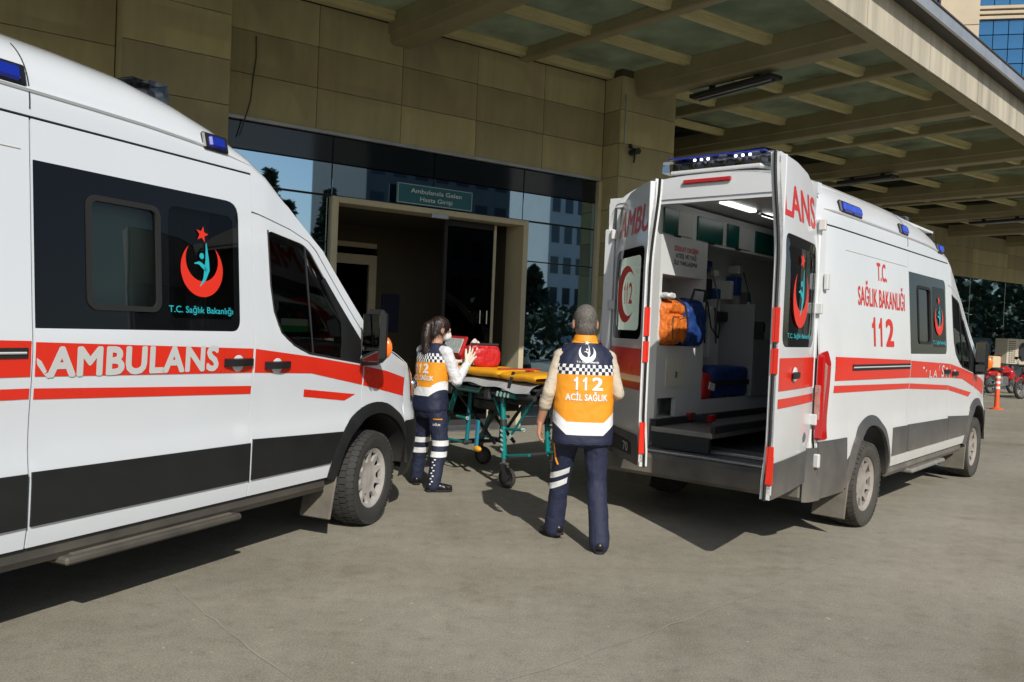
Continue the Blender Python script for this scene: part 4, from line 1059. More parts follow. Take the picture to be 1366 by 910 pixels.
    b = MB(); Mx = Matrix.Translation((-.42, .45, 1.2)) @ Matrix.Rotation(R(60), 4, 'Y'); b.tube([Mx @ Vector((.19 * math.cos(a), .19 * math.sin(a), 0)) for a in [2 * math.pi * k / 24 for k in range(25)]], .016, 6); b.build('steering_wheel', M_intd, v)
    return v

AZL, AZR = .4317, .7106
def vloc(x, y, az): return (x - math.cos(az), y + math.sin(az), 0)
vanL = make_van('ambulance', 'white ambulance in the left foreground with black moulding and red AMBULANS stripe', vloc(-.980, 6.230, AZL), math.pi / 2 - AZL, 'L')
vanR = make_van('ambulance', 'dusty white ambulance on the right with its rear doors open', vloc(5.447, 9.726, AZR), math.pi / 2 - AZR, 'R')
# ------------------------------------------------------------------ people
def capsule(mb, p0, p1, r0, r1, n=14):
    p0, p1 = Vector(p0), Vector(p1); d = (p1 - p0); L = d.length; d = d / L if L > 1e-6 else Vector((0, 0, 1))
    a = Vector((0, 0, 1)) if abs(d.z) < .9 else Vector((1, 0, 0)); x = d.cross(a).normalized(); y = d.cross(x); rs = []
    for k in range(5): t = -math.pi / 2 + math.pi / 2 * k / 4; rs.append((p0 + d * (r0 * math.sin(t)), max(r0 * math.cos(t), 1e-4)))
    for k in range(5): t = math.pi / 2 * k / 4; rs.append((p1 + d * (r1 * math.sin(t)), max(r1 * math.cos(t), 1e-4)))
    mb.rings([[c + (x * math.cos(2 * math.pi * j / n) + y * math.sin(2 * math.pi * j / n)) * r for j in range(n)] for c, r in rs], True, True)
def chain(mb, pts, rr, n=14):
    for a, b, r0, r1 in zip(pts, pts[1:], rr, rr[1:]): capsule(mb, a, b, r0, r1, n)
def torso(mb, secs, n=28, e=2.4):
    """secs: (cx, cy, z, halfwidth, halfdepth)"""
    rs = []
    for cx, cy, z, w_, d_ in secs:
        ring = []
        for j in range(n):
            t = 2 * math.pi * j / n; c, s = math.cos(t), math.sin(t)
            ring.append(Vector((cx + w_ * abs(c) ** (2 / e) * (1 if c > 0 else -1), cy + d_ * abs(s) ** (2 / e) * (1 if s > 0 else -1), z)))
        rs.append(ring)
    mb.rings(rs, True, True)
_clouds = {}
def cloud(size):
    if size not in _clouds:
        t = bpy.data.textures.new('folds', 'CLOUDS'); t.noise_scale = size; t.noise_depth = 2; _clouds[size] = t
    return _clouds[size]
def organic(name, mb, m, parent, voxel=.006, smooth=4, folds=(), dec=None):
    me = bpy.data.meshes.new(name); me.from_pydata(mb.v, [], mb.f)
    bm = bmesh.new(); bm.from_mesh(me); bmesh.ops.recalc_face_normals(bm, faces=bm.faces); bm.to_mesh(me); bm.free()
    o = bpy.data.objects.new('tmp', me); col.objects.link(o)
    r = o.modifiers.new('r', 'REMESH'); r.mode = 'VOXEL'; r.voxel_size = voxel; r.adaptivity = 0
    s = o.modifiers.new('s', 'SMOOTH'); s.factor = .5; s.iterations = smooth
    for size, stg in folds:
        d = o.modifiers.new('d', 'DISPLACE'); d.texture = cloud(size); d.strength = stg; d.mid_level = .5; d.texture_coords = 'LOCAL'
    if folds: s2 = o.modifiers.new('s2', 'SMOOTH'); s2.factor = .5; s2.iterations = 2
    if dec: q = o.modifiers.new('q', 'DECIMATE'); q.ratio = dec
    dg = bpy.context.evaluated_depsgraph_get(); dg.update()
    m2 = bpy.data.meshes.new_from_object(o.evaluated_get(dg)); m2.name = name
    bpy.data.objects.remove(o); bpy.data.meshes.remove(me)
    m2.materials.clear(); m2.materials.append(m); m2.polygons.foreach_set('use_smooth', [True] * len(m2.polygons)); m2.update()
    return mkobj(name, m2, parent)
def bvh(o):
    me = o.data; return BVHTree.FromPolygons([v.co.copy() for v in me.vertices], [tuple(p.vertices) for p in me.polygons])
def onto(tree, direction, origin_off=1.0, lift=.004):
    """map (a, c) in the plane seen along `direction` (from outside) onto the mesh"""
    d = Vector(direction).normalized(); rgt = d.cross(Vector((0, 0, 1))).normalized()
    def f(a, c, o):
        st = rgt * a + Vector((0, 0, c)) - d * origin_off; h = tree.ray_cast(st, d)
        if h[0] is None: return st + d * origin_off
        return h[0] - d * (lift + o)
    return f
M_skin = mat('skin', (.46, .225, .14), .5, noise=(20, .08)); M_skinw = mat('skin_pale', (.50, .27, .18), .5, noise=(20, .08))
M_navy = mat('navy_cloth', (.012, .017, .045), .75, noise=(30, .15), bump=(6, .5, .03, (1, 1, 1.7)))
M_shirtb = mat('beige_shirt', (.50, .43, .33), .75, noise=(25, .08), bump=(9, .6, .025, (1, 1, 2.0))); M_shirtw = mat('white_shirt', (.66, .67, .69), .75, noise=(25, .05), bump=(9, .6, .025, (1, 1, 2.0)))
M_shoe = mat('black_shoe', (.010, .010, .011), .35); M_sole = mat('black_sole', (.012, .012, .012), .8)
M_tape = mat('reflective_tape', (.72, .74, .74), .35); M_hairg = mat('grey_hair', (.12, .11, .098), .7, noise=(90, .45, (1, 1, .4)), bump=(160, .6, .004)); M_hairb = mat('brown_hair', (.022, .010, .007), .45, noise=(60, .4, (1, 1, .12)), bump=(90, .6, .006))
M_mask = mat('white_mask', (.75, .76, .77), .7); M_glove = mat('cream_glove', (.66, .58, .47), .6, noise=(20, .1)); M_orng = mat('orange_piping', (.75, .28, .01), .6); M_eye = mat('eye_white', (.7, .7, .68), .2)
def vestmat(name, zs, sl, xs):
    """navy yoke, chequered band, orange body, white band that rises at the sides, navy hem; zs = heights"""
    m = bpy.data.materials.new(name); m.use_nodes = True; nt = m.node_tree; p = nt.nodes['Principled BSDF']; L = nt.links.new
    tc = node(nt, 'ShaderNodeTexCoord'); sp = node(nt, 'ShaderNodeSeparateXYZ'); L(tc.outputs['Object'], sp.inputs[0])
    def mth(op, a, b=None):
        n = node(nt, 'ShaderNodeMath', operation=op)
        for i, v in enumerate((a, b)):
            if v is None: continue
            if isinstance(v, (int, float)): n.inputs[i].default_value = v
            else: L(v, n.inputs[i])
        return n.outputs[0]
    x, y, z = sp.outputs; ax = mth('ABSOLUTE', x)
    up = mth('MULTIPLY', mth('MAXIMUM', mth('SUBTRACT', ax, xs), 0.0), sl)      # white band rises outside |x| > xs
    zb = mth('SUBTRACT', z, up)
    ang = mth('ARCTAN2', y, x); cu = mth('FLOOR', mth('MULTIPLY', ang, 44 / (2 * math.pi))); hz = (zs[1] - zs[2]) / 3.0
    cz = mth('FLOOR', mth('DIVIDE', mth('SUBTRACT', z, zs[2]), hz)); ck = mth('MODULO', mth('ABSOLUTE', mth('ADD', cu, cz)), 2.0)
    def mix(f, a, b):
        n = node(nt, 'ShaderNodeMix', data_type='RGBA'); L(f, n.inputs[0])
        for i, v in ((6, a), (7, b)):
            if isinstance(v, tuple): n.inputs[i].default_value = (*v, 1)
            else: L(v, n.inputs[i])
        return n.outputs[2]
    NV, OR, WH = (.012, .017, .045), (.78, .30, .012), (.74, .76, .76)
    c = mix(mth('GREATER_THAN', zb, zs[4]), NV, WH); c = mix(mth('GREATER_THAN', zb, zs[3]), c, OR)
    c2 = mix(ck, NV, WH); c = mix(mth('GREATER_THAN', z, zs[2]), c, c2); c = mix(mth('GREATER_THAN', z, zs[1]), c, NV); c = mix(mth('GREATER_THAN', z, zs[0]), c, OR)
    L(c, p.inputs['Base Color']); p.inputs['Roughness'].default_value = .65
    nz = node(nt, 'ShaderNodeTexNoise'); nz.inputs['Scale'].default_value = 9; L(tc.outputs['Object'], nz.inputs[0]); bp = node(nt, 'ShaderNodeBump'); bp.inputs['Strength'].default_value = .25; bp.inputs['Distance'].default_value = .02; L(nz.outputs[0], bp.inputs['Height']); L(bp.outputs[0], p.inputs['Normal'])
    return m
def hand(mb, wrist, dirn, palm_n, side, curl=.35, spread=.10, s=1.0):
    """palm and five fingers; dirn = along the hand, palm_n = palm normal, side = towards the thumb"""
    w_, d, n, sd = Vector(wrist), Vector(dirn).normalized(), Vector(palm_n).normalized(), Vector(side).normalized()
    for k in (-1, 0, 1): capsule(mb, w_ + sd * k * .017 * s, w_ + d * .082 * s + sd * k * .026 * s, .017 * s, .0155 * s)
    for k, (off, L, sp) in enumerate(((.033, .070, .6), (.011, .078, .15), (-.011, .073, -.25), (-.032, .058, -.7))):
        p = w_ + d * .082 * s + sd * off * s; dd = (d + sd * sp * spread).normalized(); ax = dd.cross(n).normalized() * -1
        ang_ = 0; pts = [p - dd * .02 * s, p]
        for q, fr in enumerate((.45, .32, .23)):
            ang_ += curl * (.6 + .5 * q + .12 * k); v_ = Quaternion(dd.cross(n).normalized(), ang_) @ dd; p = p + v_ * L * fr * s; pts.append(p)
        chain(mb, pts, [.0105 * s, .010 * s, .0093 * s, .0086 * s, .0072 * s], 10)
    p = w_ + d * .025 * s + sd * .028 * s; v1 = (d * .75 + sd * .75 + n * .25).normalized(); v2 = (d * 1.0 + sd * .35 + n * .35).normalized()
    chain(mb, [p - d * .01, p + v1 * .038 * s, p + v1 * .038 * s + v2 * .03 * s, p + v1 * .038 * s + v2 * .055 * s], [.015 * s, .0125 * s, .0105 * s, .0085 * s], 10)
def head(mb, c, fwd, up=(0, 0, 1), s=1.0):
    """skull, jaw, nose, brow, lips, ears around centre c"""
    f = Vector(fwd).normalized(); u_ = Vector(up); r_ = f.cross(u_).normalized(); u_ = r_.cross(f)
    M = Matrix((r_, f, u_)).transposed(); P = lambda x, y, z: Vector(c) + M @ (Vector((x, y, z)) * s); E = lambda q, rad: mb.ell(P(*q), tuple(v * s for v in rad), M, 20, 14)
    E((0, -.012, .022), (.074, .092, .095)); E((0, .012, -.03), (.062, .075, .085)); E((0, .03, -.07), (.046, .05, .045)); E((0, .078, .018), (.045, .014, .012))
    capsule(mb, P(0, .088, .005), P(0, .104, -.028), .008 * s, .013 * s); E((0, .084, -.058), (.022, .010, .010)); E((0, .078, -.088), (.020, .014, .014))
    for k in (-1, 1): E((k * .081, -.016, -.014), (.011, .021, .034)); E((k * .035, .06, -.02), (.022, .02, .02))
    return P, M
def legs(mb, hip, knee, ank, r):
    for h, k, a in zip(hip, knee, ank): chain(mb, [h, Vector(h).lerp(Vector(k), .5), k, Vector(k).lerp(Vector(a), .4), a], r)
def shoe(parent, ank, yaw, pitch=0.0, s=1.0):
    b = MB(); M = Matrix.Translation(ank) @ Matrix.Rotation(yaw, 4, 'Z') @ Matrix.Rotation(pitch, 4, 'X')
    q = lambda x, y, z: M @ Vector((x * s, y * s, z * s))
    for a, c, r0, r1 in (((0, -.05, -.045), (0, .06, -.05), .036, .038), ((0, .06, -.052), (0, .155, -.062), .040, .030), ((0, -.035, -.035), (0, .01, -.03), .036, .040), ((.012, .10, -.062), (-.012, .10, -.062), .032, .032)): capsule(b, q(*a), q(*c), r0 * s, r1 * s)
    o = organic('shoe', b, M_shoe, parent, .006, 3)
    b = MB(); out = [(-.034, -.08), (.034, -.08), (.038, .0), (.044, .09), (.030, .17), (0, .19), (-.030, .17), (-.044, .09), (-.038, .0)]
    b.rings([[q(x, y, z) for x, y in roundpoly(out, .03, 3)] for z in (-.094, -.076)], True, True); b.build('sole', M_sole, o, ang=50)
    return o
def leg_point(h, k, a, z):
    h, k, a = Vector(h), Vector(k), Vector(a)
    if z > k.z: t = (h.z - z) / (h.z - k.z); return h.lerp(k, t)
    t = (k.z - z) / (k.z - a.z); return k.lerp(a, t)
def legband(name, m, parent, tree, h, k, a, z0, z1, tilt=0.0, lift=.004, n=36, a0=0, a1=360):
    """reflective band round a trouser leg"""
    b = MB()
    rows = []
    for q in range(4):
        z = z0 + (z1 - z0) * q / 3; ring = []
        for j in range(n + 1):
            t = R(a0 + (a1 - a0) * j / n); zz = z + tilt * math.cos(t); c = leg_point(h, k, a, zz); c.z = zz; d = Vector((math.cos(t), math.sin(t), 0)); hit = tree.ray_cast(c + d * .12, -d)
            ring.append((hit[0] if hit[0] else c + d * .08) + d * lift)
        rows.append(ring)
    b.add([p for r_ in rows for p in r_], [(i * (n + 1) + j, i * (n + 1) + j + 1, (i + 1) * (n + 1) + j + 1, (i + 1) * (n + 1) + j) for i in range(3) for j in range(n)])
    return b.build(name, m, parent, ang=80)

def strands(parent, o, mats, count, length, width, flow, grow, seed, keep=None):
    """loose short strands over a hair mesh so that its outline breaks up"""
    rn = random.Random(seed); me = o.data; polys = list(me.polygons); bs = [MB() for _ in mats]
    for k in range(count):
        p = rn.choice(polys); c = p.center.copy(); n = p.normal.copy()
        if keep and not keep(c): continue
        fl = Vector(flow(c)); d = (n * grow + fl + Vector((rn.uniform(-1, 1), rn.uniform(-1, 1), rn.uniform(-1, 1))) * .35).normalized(); L = length * rn.uniform(.5, 1.3); s = d.cross(n)
        s = s.normalized() * width if s.length > 1e-4 else Vector((width, 0, 0)); m1 = c + d * L * .55 + n * .002
        bs[k % len(mats)].add([c - s, c + s, m1 + s * .8, m1 - s * .8, c + d * L + fl * L * .2], [(0, 1, 2, 3), (3, 2, 4)])
    for b, m in zip(bs, mats): b.build('hair_strands', m, parent, smooth=False, recalc=False)
M_hs1 = mat('hair_grey_light', (.21, .195, .175), .6); M_hs2 = mat('hair_grey_dark', (.075, .066, .058), .6); M_hs3 = mat('hair_brown_a', (.030, .013, .008), .4); M_hs4 = mat('hair_brown_b', (.012, .006, .004), .4)
# ---- man walking towards the stretcher, seen from behind
mp = empty('person', (.525, 5.93, 0), R(3)); tag(mp, 'grey haired person from behind in orange and navy vest with rolled beige sleeves', 'person')
hip = [(-.088, .0, .86), (.088, -.01, .86)]; knee = [(-.125, .13, .47), (.115, -.02, .46)]; ank = [(-.150, .20, .115), (.125, -.185, .105)]
bd = MB(); P_, M_h = head(bd, (-.005, .07, 1.578), (-.08, 1, -.05), s=1.06)
capsule(bd, (-.002, .045, 1.40), (-.003, .06, 1.52), .068, .064); torso(bd, [(0, .01, .84, .15, .10), (0, .01, .95, .15, .105), (0, .015, 1.1, .16, .11), (0, .02, 1.28, .175, .115), (0, .03, 1.40, .12, .08)])
legs(bd, hip, knee, ank, [.075, .068, .05, .05, .036])
sh = [(-.176, .025, 1.335), (.176, .025, 1.335)]; el = [(-.255, -.035, 1.075), (.238, -.04, 1.085)]; wr = [(-.298, .05, .855), (.185, .19, 1.03)]
for s_, e_, w_ in zip(sh, el, wr): chain(bd, [(s_[0] * .5, .03, 1.37), s_, e_, w_], [.050, .046, .040, .027])
hand(bd, wr[0], (-.05, .10, -1), (.95, -.1, .1), (.1, 1, 0), .30, .12); hand(bd, wr[1], (-.5, .8, .1), (-.3, -.4, -1), (-.8, -.5, 0), .5)
body = organic('body', bd, M_skin, mp, .0048, 3)
for k in (-1, 1): b = MB(); b.ell(P_(k * .030, .079, .006), (.011, .008, .008), M_h, 10, 8); b.build('eye', M_eye, mp)
hr = MB(); hr.ell(P_(0, -.020, .030), (.083, .100, .100), M_h, 24, 16); hr.ell(P_(0, -.055, -.022), (.070, .060, .061), M_h, 20, 12); mh = organic('hair', hr, M_hairg, mp, .005, 2, ((.010, .005),)); strands(mh, mh, (M_hs1, M_hs2, M_hs1), 6500, .020, .0007, lambda c: (0, .1, -1.0), .25, 3)
# cut of the hair line at the neck happens where the ellipsoids end
tr = MB(); torso(tr, [(0, .0, .70, .155, .10), (0, .0, .80, .182, .125), (0, .005, .90, .180, .125), (0, .01, .99, .172, .12)])
for h, k, a in zip(hip, knee, ank): chain(tr, [(h[0] * .9, h[1], .80), Vector(h).lerp(Vector(k), .4), k, Vector(k).lerp(Vector(a), .5), (a[0], a[1] - .008, a[2] - .048)], [.098, .088, .073, .070, .072])
trs = organic('trousers', tr, M_navy, mp, .007, 4, ((.11, .014), (.04, .006))); tb = bvh(trs)
legband('reflective_band', M_tape, trs, tb, hip[0], knee[0], ank[0], .480, .525, .035, a0=120, a1=305); legband('reflective_band', M_tape, trs, tb, hip[0], knee[0], ank[0], .400, .445, .035, a0=120, a1=305)
b = MB(); f0 = onto(tb, (1, .25, 0)); pts = []
for z in [.80 - .03 * k for k in range(9)]:
    h_ = tb.ray_cast(Vector((-.6, .03, z)), Vector((1, 0, 0))); pts.append(h_[0] + Vector((-.003, 0, 0)) if h_[0] else None)
pts = [p for p in pts if p]; b.tube(pts, .007, 6); b.build('orange_piping', M_orng, trs)
st = MB()
for i, (s_, e_, w_) in enumerate(zip(sh, el, wr)):
    end = Vector(e_).lerp(Vector(w_), .28); chain(st, [(s_[0] * .45, .03, 1.37), s_, Vector(s_).lerp(Vector(e_), .5), e_, end], [.050, .052, .047, .045, .044])
    capsule(st, end, Vector(e_).lerp(Vector(w_), .40), .049, .047)
torso(st, [(0, .02, 1.1, .165, .115), (0, .02, 1.28, .175, .115), (0, .03, 1.40, .10, .08)])
organic('shirt', st, M_shirtb, mp, .006, 3, ((.07, .012), (.022, .004)))
vm = vestmat('vest_print_a', (1.435, 1.285, 1.215, .885, .795), .9, .13)
ve = MB(); torso(ve, [(0, -.002, .715, .205, .138), (0, -.004, .74, .212, .145), (0, .0, .85, .215, .145), (0, .005, 1.0, .212, .145), (0, .012, 1.15, .214, .147), (0, .02, 1.27, .208, .147), (0, .026, 1.335, .190, .132), (0, .032, 1.385, .148, .108), (0, .038, 1.425, .104, .090), (0, .042, 1.462, .080, .082)], 36, 2.5)
for k in (-1, 1): capsule(ve, (k * .09, .03, 1.365), (k * .168, .025, 1.325), .070, .056)
vest = organic('vest', ve, vm, mp, .007, 4, ((.10, .012), (.04, .004))); vb = bvh(vest)
fb = onto(vb, (0, 1, 0))
cr = MB(); torso(cr, [(0, .04, 1.44, .092, .090), (0, .044, 1.47, .083, .085), (0, .047, 1.49, .076, .080)], 28, 2.2); organic('collar', cr, M_orng, mp, .005, 2)
decal('lettering', M_tape, vest, fb, text112(-.10, .115, 1.108, 1.200, .035), .001, .02)
decal('lettering', M_tape, vest, fb, fit_text('ACİL SAĞLIK', -.145, .150, 1.035, 1.082, .035, cap='L'), .001, .02)
decal('lettering', M_tape, vest, fb, fit_text('T.C. Sağlık Bakanlığı', -.075, .08, 1.297, 1.309, .010), .001, .02)
rd, cy = emblem(.0, 1.362, .060); decal('emblem', M_tape, vest, fb, rd, .001, .02); decal('emblem_figure', M_tape, vest, fb, cy, .001, .02)
b = MB(); b.tube([fb(-.19 + .38 * k / 30, .733 + .003 * math.sin(k), 0) for k in range(31)], .0035, 5); b.build('hem_seam', M_navy, vest)
shoe(mp, Vector(ank[0]) + Vector((0, 0, -.005)), R(28), R(-10)); shoe(mp, Vector(ank[1]) + Vector((0, 0, -.01)), R(-6), 0)

# ---- woman bending over the bag
wp = empty('person', (-.735, 7.72, 0), R(-42)); tag(wp, 'person with long dark ponytail and white face mask reaching for the red bag', 'person')
hip = [(-.085, .0, .80), (.085, .0, .80)]; knee = [(-.15, .05, .44), (.13, .03, .43)]; ank = [(-.205, .06, .10), (.165, -.06, .10)]
bd = MB(); P_, M_h = head(bd, (.005, .10, 1.475), (.35, .94, -.16), s=.95)
capsule(bd, (0, .05, 1.30), (0, .08, 1.42), .052, .048); torso(bd, [(0, .0, .78, .15, .10), (0, .01, .95, .12, .09), (0, .02, 1.1, .14, .10), (0, .035, 1.22, .15, .10), (0, .045, 1.30, .10, .07)])
legs(bd, hip, knee, ank, [.075, .066, .048, .048, .034])
sh = [(-.165, .035, 1.265), (.165, .03, 1.265)]; el = [(-.215, .14, 1.03), (.225, .115, 1.01)]; wr = [(-.03, .36, 1.17), (.135, .335, 1.165)]
for s_, e_, w_ in zip(sh, el, wr): chain(bd, [(s_[0] * .5, .04, 1.27), s_, e_, w_], [.048, .044, .036, .024])
hand(bd, wr[0], (.3, .9, .1), (.3, 0, -1), (.9, -.3, .1), .35, .2, .92); hand(bd, wr[1], (-.1, .62, .70), (-.9, .25, -.2), (-.2, -.65, .7), .14, .55, .95)
organic('body', bd, M_skinw, wp, .0048, 3)
gl = MB(); hand(gl, wr[0], (.3, .9, .1), (.3, 0, -1), (.9, -.3, .1), .35, .2, 1.06); organic('glove', gl, M_glove, wp, .0042, 2)
gl = MB(); hand(gl, wr[1], (-.1, .62, .70), (-.9, .25, -.2), (-.2, -.65, .7), .14, .55, 1.10); organic('glove', gl, M_glove, wp, .0042, 2)
for k in (-1, 1): b = MB(); b.ell(P_(k * .030, .079, .006), (.011, .008, .008), M_h, 10, 8); b.build('eye', M_eye, wp)
mk = MB(); mk.ell(P_(0, .055, -.055), (.060, .062, .052), M_h, 20, 12); organic('face_mask', mk, M_mask, wp, .005, 2)
hr = MB(); hr.ell(P_(0, -.022, .030), (.084, .100, .094), M_h, 24, 16); hr.ell(P_(0, -.06, -.01), (.072, .062, .075), M_h, 20, 12)
q0 = P_(0, -.105, .045); chain(hr, [q0, q0 + Vector((.0, -.05, -.03)), q0 + Vector((.01, -.075, -.14)), q0 + Vector((.015, -.07, -.27)), q0 + Vector((.01, -.055, -.38))], [.034, .04, .046, .040, .014])
wh = organic('hair', hr, M_hairb, wp, .006, 3, ((.02, .010),)); strands(wh, wh, (M_hs3, M_hs4, M_hs4), 2600, .05, .0008, lambda c: (.0, -.25 if c.z > 1.45 else 0, -1.0), .12, 4)
tr = MB(); torso(tr, [(0, .0, .66, .15, .10), (0, .0, .74, .178, .125), (0, .005, .84, .168, .115), (0, .01, .93, .145, .105)])
for h, k, a in zip(hip, knee, ank): chain(tr, [(h[0] * .9, h[1], .76), Vector(h).lerp(Vector(k), .4), k, Vector(k).lerp(Vector(a), .5), (a[0], a[1] - .005, a[2] - .035)], [.100, .090, .076, .068, .060])
trs = organic('trousers', tr, M_navy, wp, .008, 4, ((.08, .016), (.035, .008))); tb = bvh(trs)
for i in (0, 1):
    legband('reflective_band', M_tape, trs, tb, hip[i], knee[i], ank[i], .415, .465); legband('reflective_band', M_tape, trs, tb, hip[i], knee[i], ank[i], .315, .365)
for k in range(10):
    z = .30 - .024 * k; legband('chequer_patch', M_tape, trs, tb, hip[1], knee[1], ank[1], z - .011, z, 0, .003, 4, -88 + (0 if k % 2 else 16), -72 + (0 if k % 2 else 16))
st = MB()
for i, (s_, e_, w_) in enumerate(zip(sh, el, wr)): chain(st, [(s_[0] * .45, .04, 1.27), s_, Vector(s_).lerp(Vector(e_), .5), e_, Vector(e_).lerp(Vector(w_), .55), Vector(e_).lerp(Vector(w_), .93)], [.06, .06, .056, .054, .046, .036])
torso(st, [(0, .02, 1.0, .135, .10), (0, .035, 1.22, .15, .10), (0, .045, 1.30, .09, .07)]); organic('shirt', st, M_shirtw, wp, .007, 3, ((.05, .014), (.02, .004)))
vm2 = vestmat('vest_print_b', (9, 1.255, 1.175, .945, .865), .9, .10)
ve = MB(); torso(ve, [(0, .0, .72, .175, .125), (0, .0, .75, .183, .132), (0, .0, .86, .172, .128), (0, .01, .98, .165, .125), (0, .02, 1.1, .175, .13), (0, .033, 1.2, .185, .13), (0, .04, 1.26, .170, .115), (0, .048, 1.31, .115, .09), (0, .055, 1.345, .075, .07)], 36, 2.5)
for k in (-1, 1): capsule(ve, (k * .08, .04, 1.27), (k * .155, .035, 1.252), .066, .054)
vest = organic('vest', ve, vm2, wp, .007, 4, ((.10, .010), (.04, .004))); vb = bvh(vest); fb = onto(vb, (0, 1, 0))
decal('lettering', M_tape, vest, fb, text112(-.105, .080, 1.070, 1.160, .035), .001, .02)
decal('lettering', M_tape, vest, fb, fit_text('ACİL SAĞLIK', -.135, .13, 1.005, 1.050, .035, cap='L'), .001, .02)
rd, cy = emblem(-.01, 1.305, .032); decal('emblem', M_tape, vest, fb, polyfill([crescent(0, 1.285, .028)]), .001, .02)
legband('pocket_trim', M_orng, trs, tb, hip[1], knee[1], ank[1], .655, .665, 0, .004, 8, -70, -15)
decal('lettering', M_tape, trs, onto(tb, (-.35, .94, 0)), fit_text('SAĞLIK', .095, .165, .60, .618, .012), .002, .02)
shoe(wp, Vector(ank[0]) + Vector((0, 0, -.005)), R(45), 0, .92); shoe(wp, Vector(ank[1]) + Vector((0, 0, -.005)), R(-35), 0, .92)
# ------------------------------------------------------------------ patient compartment of the right ambulance
iv = vanR
M_green = mat('green_door', (.0, .085, .065), .25)
M_flr = mat('compartment_floor', (.10, .105, .11), .45, noise=(6, .2))
M_cream = mat('cream_hatch', (.62, .62, .52), .4)
b = MB(); b.bx(XR + .03, -1.46, -.84, .84, .52, .57); b.build('cabin_floor', M_flr, iv, smooth=False)
b = MB(); b.bx(XR + .02, -1.46, .80, .83, .57, 2.62); b.build('cabin_wall', M_int, iv, smooth=False)
b = MB(); b.bx(XR + .02, -2.80, -.83, -.80, .57, 2.62); b.bx(-2.8, -1.46, -.83, -.80, .57, 1.40); b.build('cabin_wall', M_int, iv, smooth=False)
b = MB(); b.bx(XR + .09, -1.46, -.80, .80, 2.68, 2.70); b.build('cabin_ceiling', M_int, iv, smooth=False)
b = MB(); b.bx(-1.50, -1.46, -.80, .80, .57, 2.68); b.build('cabin_bulkhead', M_intd, iv, smooth=False)
# tall cabinet with the bag alcove
b = MB()
b.bx(-4.78, -4.74, .46, .80, .80, 2.36); b.bx(-4.02, -3.96, .46, .80, .80, 2.36); b.bx(-4.74, -4.02, .46, .50, 2.05, 2.36); b.bx(-4.74, -4.02, .46, .80, 2.03, 2.05)
b.bx(-4.74, -4.02, .46, .80, 1.38, 1.42); b.bx(-4.74, -4.02, .46, .50, .97, 1.38); b.bx(-4.43, -4.02, .46, .50, .80, .97); b.bx(-4.74, -4.43, .62, .66, .80, .97)
cab = b.build('tall_cabinet', M_int, iv, smooth=False)
cf = lambda a, c, o: Vector((a, .46 - o, c))
M_blk = mat('black_letter', (.02, .02, .022), .5)
decal('lettering', M_redL, cab, cf, fit_text('DİKKAT OKSİJEN', -4.56, -4.14, 2.245, 2.285, .014, cap='K'), .003, 5)
decal('lettering', M_blk, cab, cf, fit_text('ATEŞ VE YAĞ', -4.54, -4.17, 2.185, 2.222, .014, cap='T'), .003, 5)
decal('lettering', M_blk, cab, cf, fit_text('İLE YAKLAŞMA', -4.56, -4.15, 2.125, 2.162, .014, cap='K'), .003, 5)
patch('hatch', M_cream, cab, cf, rrect(-4.62, -4.31, 1.06, 1.32, .03), (), .2, .008, .008)
b = MB(); b.box((-4.46, .445, 1.17), (.03, .01, .05), None, 0, .003); b.build('hatch_latch', M_steel, cab, smooth=False)
# low run of cabinets, recessed wall and shelf
b = MB(); b.bx(-3.96, -1.6, .46, .80, .57, .93); b.bx(-4.78, -3.96, .50, .80, .57, .80); b.build('low_cabinet', M_int, iv, smooth=False)
b = MB(); b.bx(-3.0, -2.96, .42, .80, .93, 1.85, 0, .005); b.bx(-2.96, -1.6, .42, .80, .93, 1.5); b.build('rear_cabinet', mat('cabinet_grey', (.30, .31, .31), .45), iv, smooth=False)
# upper lockers
b = MB(); b.bx(-4.78, -2.2, .50, .80, 2.36, 2.66); lk = b.build('upper_locker', M_int, iv, smooth=False)
for x0, x1, gm in ((-4.70, -4.46, M_green), (-4.46, -4.20, M_silver), (-4.11, -3.62, M_green), (-3.52, -3.28, M_green), (-3.28, -3.02, M_silver), (-2.9, -2.45, M_green)):
    b = MB(); b.bx(x0, x1, .485, .502, 2.385, 2.60, 0, .003); b.build('locker_door', gm, lk, smooth=False)
for x in (-4.48, -3.85, -3.3):
    b = MB(); b.bx(x - .05, x + .05, .475, .488, 2.365, 2.382); b.build('locker_latch', M_seal, lk, smooth=False)
# ceiling lights (pale covers that glow)
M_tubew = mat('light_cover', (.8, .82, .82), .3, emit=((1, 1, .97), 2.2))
for x0, x1 in ((-4.35, -3.75), (-3.5, -2.9)):
    b = MB(); b.bx(x0, x1, .10, .17, 2.655, 2.68, 0, .006); b.build('ceiling_lamp', M_tubew, iv, smooth=False)
